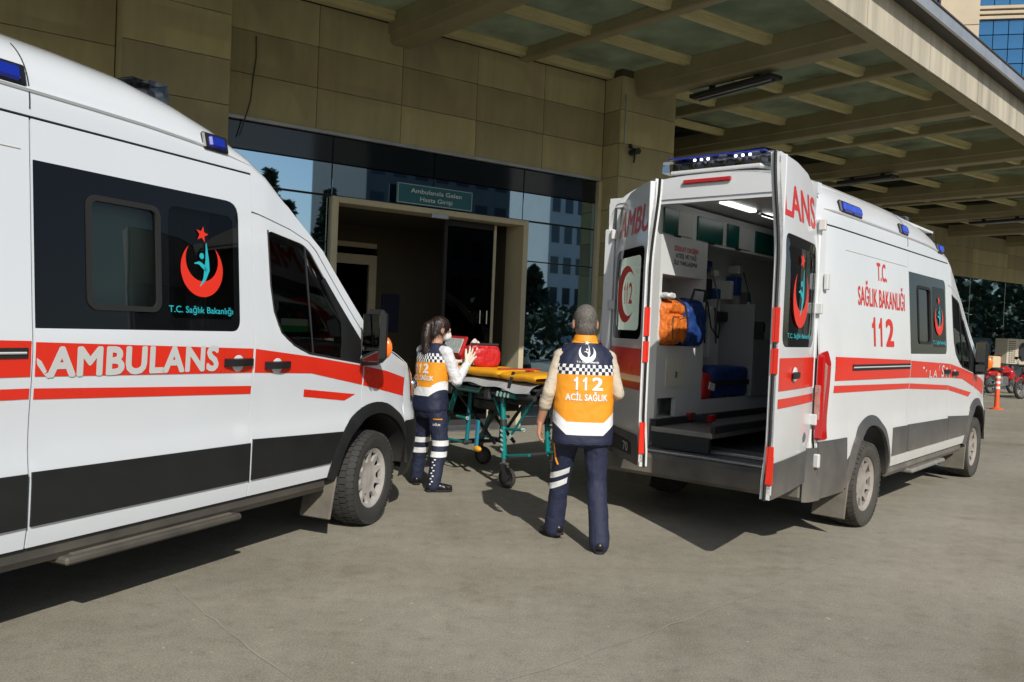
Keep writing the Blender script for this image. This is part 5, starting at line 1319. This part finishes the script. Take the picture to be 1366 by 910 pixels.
# loading platform, ramp plate and sill
b = MB(); b.bx(-4.85, -2.3, -.12, .44, .70, .745, 0, .006); pf = b.build('stretcher_platform', mat('platform_steel', (.30, .29, .27), .4, .5, noise=(7, .2)), iv, smooth=False)
for y0_, y1_ in ((.40, .45), (-.14, -.10)):
    b = MB(); b.bx(-4.84, -2.4, y0_, y1_, .745, .80); b.build('platform_rail', M_intd, pf, smooth=False)
b = MB(); b.box((-4.25, .30, .79), (.05, .22, .06), None, 0, .01); b.build('platform_clamp', M_intd, pf, smooth=False)
for y_ in (.40, .20):
    b = MB(); b.bx(-4.29, -4.2, y_ - .02, y_ + .02, .77, .83); b.build('clamp_knob', M_redlens, pf, smooth=False)
b = MB(); b.bx(-4.86, -4.82, -.10, .42, .58, .70); b.build('platform_front', M_intd, pf, smooth=False)
b = MB(); b.bx(XR - .02, XR + .16, -.84, .84, .546, .566, 0, .004); b.bx(XR + .17, XR + .42, -.80, .80, .572, .60, 0, .006); b.build('load_sill', M_alu, iv, smooth=False)
M_bbag0 = mat('blue_case_plastic', (.015, .06, .22), .4)
# wall equipment
for x, z, dx, dz, m in ((-3.75, 1.95, .10, .16, M_int), (-3.74, 1.72, .08, .12, M_intd), (-3.45, 1.98, .16, .2, M_intd), (-3.35, 1.55, .10, .5, M_int), (-3.55, 1.5, .08, .22, M_steel), (-3.1, 1.72, .2, .1, M_intd), (-3.62, 1.3, .05, .3, M_green)):
    b = MB(); b.bx(x - dx / 2, x + dx / 2, .70, .80, z - dz / 2, z + dz / 2, 0, .01); b.build('wall_device', m, iv, smooth=False)
b = MB(); b.tube([(-3.5, .68, 1.85), (-3.52, .62, 1.6), (-3.4, .60, 1.5), (-3.3, .64, 1.62), (-3.35, .68, 1.8)], .008, 6); b.build('hose', M_intd, iv)
b = MB(); b.bx(-3.05, -3.0, .30, .34, 1.58, 1.66); b.bx(-2.99, -2.975, .32, .6, 1.50, 1.68); b.build('label_plate', M_intd, iv, smooth=False)
rnc = random.Random(5)
for k in range(16):
    x = rnc.uniform(-3.9, -2.2); z = rnc.uniform(1.45, 2.25); dx = rnc.uniform(.04, .14); dz = rnc.uniform(.05, .2)
    b = MB(); b.bx(x - dx / 2, x + dx / 2, .72 - rnc.uniform(0, .06), .80, z - dz / 2, z + dz / 2, 0, .008); b.build('wall_device', rnc.choice((M_int, M_intd, M_steel, M_silver, M_bbag0, M_cream, M_green)), iv, smooth=False)
for k in range(6):
    x = rnc.uniform(-3.9, -2.4); b = MB(); b.tube([(x, .70, 2.2), (x + .03, .62, 1.9), (x - .05, .60, 1.6), (x + .1, .66, 1.45), (x + .16, .70, 1.7)], .006, 6); b.build('hose', rnc.choice((M_intd, M_steel, M_green)), iv)
for k in range(5):
    x = -3.9 + k * .33; b = MB(); b.tube([(x, .72, .94), (x, .72, 1.12 + .05 * (k % 3))], [.045, .04], 12); b.build('canister', (M_silver, M_bbag0, M_intd, M_cream, M_green)[k], iv)
# attendant seat on the right
b = MB(); b.box((-2.9, -.45, 1.0), (.5, .5, .14), None, 0, .05); b.box((-2.62, -.45, 1.45), (.14, .5, .9), None, 0, .06); b.box((-2.9, -.45, .75), (.3, .3, .36)); b.build('attendant_seat', M_intd, iv)
b = MB(); b.tube([(-3.9, .0, 2.62), (-2.2, .0, 2.62)], .012, 8); b.build('grab_rail', M_steel, iv)
def vpt(x, y, z): return vanR.matrix_basis @ Vector((x, y, z))
RZR = math.pi / 2 - AZR
# ---- things lying inside
def jacket():
    t = empty('jacket', vpt(-3.05, -.30, 1.35), RZR); tag(t, 'dark jacket with a white reflective band hanging inside the right ambulance', 'jacket')
    b = MB(); b.rings([[Vector((.10 * math.cos(a) * s, .24 * math.sin(a) * s, z)) for a in [2 * math.pi * k / 16 for k in range(16)]] for z, s in ((0, .95), (.2, 1), (.45, 1.02), (.6, .9), (.7, .4))], True, True); b.build('cloth', M_intd, t)
    b = MB(); b.rings([[Vector((.105 * math.cos(a), .252 * math.sin(a), z)) for a in [2 * math.pi * k / 16 for k in range(16)]] for z in (.17, .23)], True, False); b.build('reflective_band', mat('reflective_tape', (.72, .74, .74), .35), t)
jacket()
M_obag = mat('orange_nylon', (.62, .15, .015), .6, noise=(12, .25), bump=(25, .5, .01))
M_bbag = mat('blue_nylon', (.012, .045, .20), .55, noise=(12, .2), bump=(25, .4, .01))
M_rbag = mat('red_nylon', (.50, .012, .014), .5, noise=(14, .2), bump=(30, .4, .008))
t = empty('rucksack', vpt(-4.58, .50, 1.42), RZR); tag(t, 'orange nylon rucksack in the cabinet alcove of the right ambulance', 'bag')
b = MB(); softbox(b, (0, .03, .20), (.36, .24, .40), 4.5); softbox(b, (.01, -.105, .15), (.27, .06, .22), 5); softbox(b, (.0, -.09, .325), (.23, .05, .08), 5)
organic('bag_body', b, M_obag, t, .007, 5, ((.09, .035), (.035, .012)))
b = MB(); b.tube([(.15, -.09, .02), (.165, -.125, .2), (.11, -.12, .36), (-.02, -.08, .425)], .009, 6); b.build('strap', M_intd, t)
b = MB(); b.tube([(-.12, -.142, .06), (-.125, -.142, .25), (.13, -.142, .255), (.14, -.142, .06)], .004, 6); b.build('zip', M_intd, t)
b = MB(); b.tube([(-.06, -.02, .40), (-.05, -.03, .46), (.05, -.03, .46), (.06, -.02, .40)], .008, 6); b.build('handle', M_intd, t)
b = MB(); softbox(b, (-.12, -.07, .425), (.13, .12, .05), 4); organic('pouch', b, M_silver, t, .006, 2, ((.03, .015),))
t = empty('duffel_bag', vpt(-4.22, .52, 1.42), RZR); tag(t, 'dark blue bag wedged behind the orange rucksack', 'bag')
b = MB(); softbox(b, (0, 0, .21), (.40, .28, .42), 4); organic('bag_body', b, M_bbag, t, .008, 4, ((.10, .04), (.04, .012))); b = MB(); b.tube([(-.12, -.12, .4), (-.1, -.14, .5), (.1, -.14, .5), (.12, -.12, .4)], .012, 6); b.build('handle', M_intd, t)
t = empty('equipment_case', vpt(-3.35, .60, .93), RZR); tag(t, 'blue equipment case with black band on the shelf inside the ambulance', 'case')
b = MB(); softbox(b, (0, 0, .15), (.78, .30, .30), 7); organic('case_body', b, M_bbag, t, .008, 4, ((.12, .02),)); b = MB(); b.bx(-.395, .395, -.158, .158, .12, .17); b.build('band', M_intd, t, smooth=False)
t = empty('medical_pouch', vpt(-3.88, .56, .93), RZR); tag(t, 'small red pouch with a white tag beside the blue case', 'bag')
b = MB(); softbox(b, (0, 0, .12), (.20, .26, .26), 4); b.build('bag_body', M_rbag, t, ang=80); b = MB(); b.box((.05, -.135, .12), (.11, .01, .07), Matrix.Rotation(R(12), 3, 'Y'), 0, .003); b.build('tag', mat('white_tag', (.75, .75, .75), .5), t, smooth=False)
# left ambulance: sticker and papers behind the windscreen side window
t = empty('parking_permit', vanL.matrix_basis @ Vector((-.92, -.955, 1.435)), math.pi / 2 - AZL); tag(t, 'green and white card behind the front door window of the left ambulance', 'card')
b = MB(); b.bx(-.16, .16, -.003, .003, -.0, .04); b.build('green_half', mat('green_card', (.02, .28, .05), .5), t, smooth=False); b = MB(); b.bx(-.14, .14, -.003, .003, .041, .085); b.build('white_half', mat('pale_card', (.55, .6, .45), .5), t, smooth=False)
# ------------------------------------------------------------------ stretcher (local x towards its near end)
SD = Vector((.589, -.808)); SC = Vector((-.12, 8.50))
st_ = empty('stretcher', (SC.x, SC.y, 0), math.atan2(SD.y, SD.x)); tag(st_, 'teal framed wheeled stretcher with yellow mattress in front of the entrance', 'stretcher')
M_teal = mat('teal_paint', (.0, .20, .19), .35, coat=.3, noise=(8, .1)); M_yel = mat('yellow_vinyl', (.78, .36, .01), .5, noise=(5, .1), bump=(9, .3, .02)); M_sheet = mat('grey_sheet', (.36, .37, .38), .7, noise=(6, .15), bump=(12, .5, .02))
M_hazard = mat('pale_stripe', (.50, .62, .58), .5); M_dgrey = mat('dark_grey_plastic', (.03, .032, .035), .5); M_cast = mat('caster_grey', (.10, .10, .10), .5)
# mattress in three sections, far section slightly raised
for i, (x0, x1, dz) in enumerate(((-.98, -.30, .0), (-.28, .40, .004), (.42, .98, .0))):
    b = MB(); n = 20
    def f(u, v, x0=x0, x1=x1, dz=dz):
        th = 2 * math.pi * v; c, s = math.cos(th), math.sin(th); k = .28
        y = .29 * abs(c) ** .35 * (1 if c > 0 else -1); z = .042 * abs(s) ** .6 * (1 if s > 0 else -1)
        e = min(u, 1 - u) * (x1 - x0); q = min(1, (e + .004) / .03) ** .5
        return Vector((x0 + (x1 - x0) * u, y * (1 - .04 * (1 - q)), 1.056 + dz + z * q + .004 * math.sin(u * 9 + i)))
    b.grid(f, 30, 40); b.build('mattress', M_yel, st_, ang=60, weld=True)
b = MB(); b.grid(lambda u, v: Vector((-.95 + 1.9 * u, -.335 + .67 * v, 1.012 - .075 * (abs(2 * v - 1) ** 6) - .012 * math.sin(u * 23) * abs(2 * v - 1) ** 4 - .015 * math.sin(u * 7 + 1) * abs(2 * v - 1) ** 4)), 60, 30); b.build('sheet', M_sheet, st_, ang=80)
b = MB(); b.bx(-.96, .96, -.27, .27, .94, .965, 0, .008); b.build('bed_plate', M_dgrey, st_, smooth=False)
for sg in (-1, 1):
    y = sg * .285
    b = MB(); b.tube([(-.98, y, .885), (.98, y, .885)], .026, 10); rl = b.build('side_rail', M_dgrey, st_)
    for x0, x1 in ((-.92, -.62), (-.30, .12), (.42, .72)):
        b = MB(); b.tube([(x0, y + sg * .004, .885), (x1, y + sg * .004, .885)], .033, 12); b.build('rail_sleeve', M_teal, rl)
    for x0 in (.44, .50, .56, .62, -.88, -.82, -.76, -.70):
        b = MB(); b.box((x0, y + sg * .036, .885), (.022, .006, .045), Matrix.Rotation(R(25), 3, 'Y')); b.build('warning_stripe', M_hazard, rl, smooth=False)
    for x in (-.42, .25):
        b = MB(); b.box((x, y, .875), (.10, .07, .13), None, 0, .015); b.build('pivot_block', M_dgrey, rl, smooth=False)
    # folding side guard lying down
    b = MB(); b.tube([(-.28, y + sg * .05, .93), (-.26, y + sg * .07, .905), (.18, y + sg * .07, .90), (.2, y + sg * .05, .93)], .011, 8); b.build('side_guard', M_dgrey, st_)
    # legs: near pair upright, far pair raked
    for x0, z0, x1, z1, nm in ((.46, .86, .52, .27, 'leg'), (-.36, .86, -.66, .25, 'leg')):
        b = MB(); b.tube([(x0, y * .93, z0), (x1, y * .93, z1)], .026, 10); lg = b.build('leg', M_teal, st_)
        dv = Vector((x1 - x0, 0, z1 - z0)).normalized(); ang_ = math.atan2(dv.x, -dv.z)
        for k in range(5):
            q = .55 + k * .075; c = Vector((x0, y * .93, z0)).lerp(Vector((x1, y * .93, z1)), q); b = MB(); b.box((c.x, c.y + sg * .027, c.z), (.036, .005, .016), Matrix.Rotation(-ang_ + R(25), 3, 'Y')); b.build('warning_stripe', M_hazard, lg, smooth=False)
        b = MB(); c = Vector((x0, y * .93, z0)).lerp(Vector((x1, y * .93, z1)), .42); b.tube([c - dv * .03, c + dv * .03], .034, 10); b.build('clamp', M_dgrey, lg)
    for p0, p1, rr_ in (((-.60, .84), (-.46, .60), .014), ((-.36, .58), (-.15, .58), .014), ((.48, .55), (.80, .58), .014), ((.30, .84), (.47, .62), .014), ((.92, .86), (.58, .48), .012)):
        b = MB(); b.tube([(p0[0], y * .9, p0[1]), (p1[0], y * .9, p1[1])], rr_, 8); br = b.build('brace', M_teal, st_)
        b = MB(); b.tube([(p1[0] - (p1[0] - p0[0]) * .08, y * .9, p1[1] - (p1[1] - p0[1]) * .08), (p1[0], y * .9, p1[1])], rr_ + .004, 8); b.build('end_cap', M_hazard, br)
    for p0, p1 in (((-.64, .32), (-.20, .33)), ((.52, .30), (.90, .36))):
        b = MB(); b.tube([(p0[0], y * .9, p0[1]), (p1[0], y * .9, p1[1])], .014, 8); b.build('lower_tube', M_teal, st_)
    b = MB(); b.tube([(-.18, y * .75, .84), (-.22, y * .75, .30)], .022, 8); b.build('lift_strut', mat('blue_teal', (.01, .16, .20), .35), st_)
for x, z in ((.52, .29), (-.66, .27), (-.20, .33)):
    b = MB(); b.tube([(x, -.27, z), (x, .27, z)], .02, 8); b.build('axle_tube', M_dgrey, st_)
b = MB(); b.box((-.05, -.20, .44), (.05, .03, .28), Matrix.Rotation(R(4), 3, 'Y'), 0, .01); b.build('release_lever', mat('lever_blue', (.02, .22, .32), .4), st_, smooth=False)
b = MB(); b.ell((-.02, -.21, .285), (.06, .03, .03)); b.build('foot_pedal', M_yel, st_)
for sg in (-1, 1):
    b = MB(); b.bx(-.75, .80, sg * .17 - .02, sg * .17 + .02, .79, .85, 0, .006); b.build('under_rail', M_dgrey, st_, smooth=False)
    b = MB(); b.tube([(-.55, sg * .12, .80), (.15, sg * .12, .36)], .018, 8); b.build('cross_leg', M_dgrey, st_)
    b = MB(); b.tube([(.30, sg * .14, .80), (-.15, sg * .14, .34)], .018, 8); b.build('cross_leg', M_dgrey, st_)
for x in (-.7, -.3, .1, .5, .85):
    b = MB(); b.bx(x - .03, x + .03, -.25, .25, .80, .84, 0, .006); b.build('cross_member', M_dgrey, st_, smooth=False)
b = MB(); b.bx(-.25, .2, -.14, .14, .68, .79, 0, .02); b.build('actuator_box', M_dgrey, st_)
for x in (-.45, .62):
    b = MB(); b.grid(lambda u, v, x=x: Vector((x - .025 + .05 * u + .004 * math.sin(v * 9), -.32 + .64 * v, (1.106 if abs(2 * v - 1) < .86 else 1.106 - (abs(2 * v - 1) - .86) * 1.1))), 2, 40); bt = b.build('belt', M_intd, st_)
    b = MB(); b.box((x, -.08, 1.112), (.07, .06, .014), None, 0, .004); b.build('buckle', M_redlens, bt)
for sg in (-1, 1):
    b = MB(); b.tube([(-.97 + 1.94 * k / 30, sg * .284, 1.056 + .002 * math.sin(k)) for k in range(31)], .006, 6); b.build('piping', mat('dark_yellow_piping', (.45, .19, .01), .5), st_)
# push bars
b = MB(); b.tube([(.96, -.26, .90), (1.08, -.26, 1.0), (1.12, -.24, 1.02), (1.12, .24, 1.02), (1.08, .26, 1.0), (.96, .26, .90)], .016, 8); b.build('push_bar', M_dgrey, st_)
b = MB(); b.tube([(.52, .30, 1.0), (.52, .31, 1.20), (.54, .31, 1.22), (.90, .31, 1.22), (.92, .31, 1.20), (.92, .30, 1.0)], .016, 8); b.tube([(.54, .31, 1.12), (.90, .31, 1.12)], .012, 8); b.build('guard_rail', M_dgrey, st_)
b = MB(); b.box((.28, .05, 1.108), (.06, .50, .014), None, 0, .005); b.build('strap', mat('red_strap', (.35, .02, .02), .6), st_)
for x, y, tw in ((.52, -.27, R(15)), (.60, .27, R(-10)), (-.72, -.27, R(10)), (-.70, .27, R(30))):
    c = empty('caster', (x, y, 0), tw); c.parent = st_
    b = MB(); b.tube([(0, 0, .30), (0, 0, .22)], .018, 8); b.box((.03, -.026, .15), (.05, .008, .17), Matrix.Rotation(R(-20), 3, 'Y'), 0, .002); b.box((.03, .026, .15), (.05, .008, .17), Matrix.Rotation(R(-20), 3, 'Y'), 0, .002); b.box((.01, 0, .225), (.06, .06, .02)); b.build('fork', M_cast, c, smooth=False)
    b = MB(); Mx = Matrix.Translation((.05, 0, .098)) @ Matrix.Rotation(R(90), 4, 'X'); b.lathe([(.066, -.02), (.088, -.021), (.098, -.010), (.098, .010), (.088, .021), (.066, .02)], 28, Mx); b.build('tyre', M_tyre, c)
    b = MB(); b.lathe([(.001, -.012), (.022, -.018), (.03, -.008), (.068, -.010), (.068, .010), (.03, .008), (.022, .018), (.001, .012)], 20, Mx); b.build('hub', M_cast, c)

# ------------------------------------------------------------------ red medical bag on the far end
rb = empty('medical_bag', (SC.x - .50 * SD.x, SC.y - .50 * SD.y, 1.098), math.atan2(SD.y, SD.x) - R(8)); tag(rb, 'open red medical bag with clear lid lying on the yellow mattress', 'bag')
M_clearpk = mat('clear_pocket', (.52, .54, .48), .25, noise=(20, .3)); M_webb = mat('pale_webbing', (.6, .58, .5), .7)
b = MB(); softbox(b, (-.10, .02, .10), (.50, .40, .20), 6); organic('bag_body', b, M_rbag, rb, .008, 3, ((.10, .025), (.03, .006)))
b = MB(); softbox(b, (.24, .0, .115), (.16, .36, .23), 5); organic('side_pouch', b, M_rbag, rb, .007, 3, ((.08, .02), (.03, .006)))
b = MB(); softbox(b, (.355, -.02, .105), (.11, .32, .20), 4); organic('front_pouch', b, M_rbag, rb, .007, 3, ((.08, .02), (.03, .006)))
b = MB(); b.tube([(.30, -.165, .01), (.31, -.19, .12), (.30, -.15, .235), (.30, .15, .235)], .012, 6); b.build('strap', M_intd, rb)
b = MB(); b.tube([(.37, -.16, .03), (.39, -.17, .1), (.385, -.13, .2)], .009, 6); b.build('reflective_piping', M_webb, rb)
lid = MB(); lid.box((-.14, -.15, .20), (.50, .03, .22), Matrix.Rotation(R(-20), 3, 'X'), 0, .012); ld = lid.build('lid', M_rbag, rb)
b = MB(); b.box((-.14, -.170, .203), (.43, .012, .165), Matrix.Rotation(R(-20), 3, 'X'), 0, .004); b.build('clear_pocket', M_clearpk, ld)
b = MB(); b.box((.10, -.02, .225), (.06, .10, .07), Matrix.Rotation(R(30), 3, 'Y'), 0, .015); b.box((.14, -.05, .255), (.03, .06, .05), Matrix.Rotation(R(50), 3, 'X'), 0, .01); b.build('gauze_roll', M_webb, rb)
# ------------------------------------------------------------------ far right: delineator post, motorcycles, air conditioner
M_dpost = mat('orange_post', (.78, .10, .02), .5, noise=(5, .1)); M_rmoto = mat('red_moto', (.42, .012, .015), .25, coat=.5)
t = empty('delineator_post', (11.94, 20.49, 0)); tag(t, 'orange delineator post with white bands standing on the tarmac', 'bollard')
b = MB(); b.lathe([(.001, 0), (.15, .0), (.15, .02), (.06, .05), (.055, .09)], 20); b.build('base', M_dpost, t)
b = MB(); b.lathe([(.055, .06), (.052, .86), (.035, .89), (.001, .90)], 20); pb = b.build('tube', M_dpost, t)
for z in (.50, .63, .76):
    b = MB(); b.lathe([(.0565, z), (.0555, z + .06)], 20); b.build('reflective_band', M_tape, pb)
def motorcycle(loc, rz, lab, box, body, s=1.0):
    t = empty('motorcycle', loc, rz); t.scale = (s, s, s); tag(t, lab, 'motorcycle', 'motorcycles parked by the far wall')
    for x in (-.62, .62):
        wl_ = empty('wheel', (x, 0, .30)); wl_.parent = t; Mx = Matrix.Rotation(R(90), 4, 'X')
        b = MB(); b.lathe([(.235, -.04), (.275, -.05), (.30, -.025), (.305, 0), (.30, .025), (.275, .05), (.235, .04)], 28, Mx); b.build('tyre', M_tyre, wl_)
        b = MB(); b.lathe([(.215, -.025), (.24, -.03), (.24, .03), (.215, .025)], 28, Mx)
        for k in range(8): a = math.pi * k / 4; b.tube([(0, 0, 0), (.225 * math.cos(a), 0, .225 * math.sin(a))], .010, 6)
        b.lathe([(.001, -.05), (.04, -.05), (.04, .05), (.001, .05)], 12, Mx); b.build('rim', M_steel, wl_)
        b = MB(); b.tube([(.33 * math.cos(a), 0, .33 * math.sin(a)) for a in [R(35 + 110 * k / 8) for k in range(9)]], .028, 8); b.build('mudguard', body, wl_)
    b = MB(); softbox(b, (.12, 0, .78), (.52, .26, .24), 3); b.build('tank', body, t, ang=80)
    b = MB(); softbox(b, (-.40, 0, .80), (.70, .24, .10), 4); b.build('seat', M_intd, t, ang=80)
    b = MB(); softbox(b, (-.55, 0, .66), (.55, .20, .18), 3); b.build('tail_panel', body, t, ang=80)
    b = MB(); b.box((.02, 0, .42), (.40, .26, .30), None, 0, .05); b.build('engine', M_steel, t)
    b = MB(); b.tube([(.62, .07, .30), (.42, .07, .88)], .022, 8); b.tube([(.62, -.07, .30), (.42, -.07, .88)], .022, 8); b.build('fork', M_steel, t)
    b = MB(); b.tube([(.36, -.34, 1.0), (.42, -.2, .97), (.42, .2, .97), (.36, .34, 1.0)], .014, 8); b.build('handlebar', M_black, t)
    for y in (-.27, .27):
        b = MB(); b.tube([(.40, y, .98), (.40, y * 1.2, 1.18)], .007, 6); b.ell((.40, y * 1.25, 1.21), (.015, .07, .045)); b.build('mirror', M_black, t)
    b = MB(); b.ell((.52, 0, .86), (.08, .09, .09)); b.build('headlight', M_headl, t)
    b = MB(); softbox(b, (.40, 0, .62), (.24, .34, .40), 3); b.build('leg_shield', body, t, ang=80)
    b = MB(); b.tube([(.05, -.16, .30), (-.35, -.18, .28), (-.80, -.18, .38)], [.025, .035, .045], 10); b.build('exhaust', M_chrome, t)
    b = MB(); b.tube([(-.05, .12, .32), (-.12, .26, .01)], .012, 6); b.build('side_stand', M_steel, t)
    if box:
        b = MB(); b.box((-.66, 0, 1.03), (.42, .42, .38), None, 0, .03); bx_ = b.build('top_box', mat('cream_box', (.62, .52, .33), .6), t)
        b = MB(); b.box((-.44, 0, 1.05), (.02, .40, .36), None, 0, .01); b.build('box_panel', M_dpost, bx_)
    return t
motorcycle((16.2, 27.6, 0), R(30), 'red motorcycle with cream top box behind the orange post', True, M_rmoto)
motorcycle((15.85, 25.3, 0), R(205), 'second red motorcycle cut off by the right edge of the picture', False, M_rmoto)
ac = empty('air_conditioner', W0 + Matrix.Rotation(math.pi / 2 - W_AZ, 3, 'Z') @ Vector((25.6, 4.3, .9)), math.pi / 2 - W_AZ); tag(ac, 'beige louvred air conditioner unit against the far glazing', 'air conditioner')
M_ac = mat('ac_beige', (.50, .45, .34), .5)
b = MB(); b.bx(-.75, .85, 0, .45, 0, .95, 0, .02); b.build('casing', M_ac, ac, smooth=False)
for i in range(3):
    for k in range(11): pspan('louvre', -.66 + i * .18, -.53 + i * .18, -.006, .004, .08 + k * .075, .11 + k * .075, M_intd, ac, 0)
b = MB(); b.lathe([(.001, 0), (.32, 0), (.34, .02)], 28, Matrix.Translation((.40, -.015, .48)) @ Matrix.Rotation(R(90), 4, 'X')); b.build('fan_grille', M_intd, ac)
b = MB(); b.bx(-.7, -.6, .02, .4, -.9, 0); b.bx(.65, .75, .02, .4, -.9, 0); b.build('stand', M_steel, ac, smooth=False)
# unseen leaf belt, added to darken the reflections in the glazing
hd = MB(); rn = random.Random(9)
for k in range(15000):
    u_ = rn.uniform(-30, 45) if k < 7000 else rn.uniform(45, 150); q = sstep(38, 55, u_); h = 2.6 + 6.5 * q + (.4 + .8 * q) * math.sin(u_ * .7) + .3 * math.sin(u_ * 1.9); p = wl(u_, 22 + rn.uniform(-.7, .7) * (1 + q)); p.z = rn.uniform(0, h); s = rn.uniform(.12, .3) * (1 + 1.6 * q)
    d1 = Vector((rn.uniform(-1, 1), rn.uniform(-1, 1), rn.uniform(-1, 1))).normalized() * s; d2 = d1.cross(Vector((rn.uniform(-1, 1), rn.uniform(-1, 1), rn.uniform(-1, 1)))).normalized() * s * .7
    hd.add([p - d1, p - d2, p + d1, p + d2], [(0, 1, 2, 3)])
hg = hd.build('reflection_hedge', M_leaf, None, smooth=False, recalc=False); tag(hg, 'long dark leaf belt out of view, added to darken reflections in the glazing', 'reflection_hedge', kind='stuff')
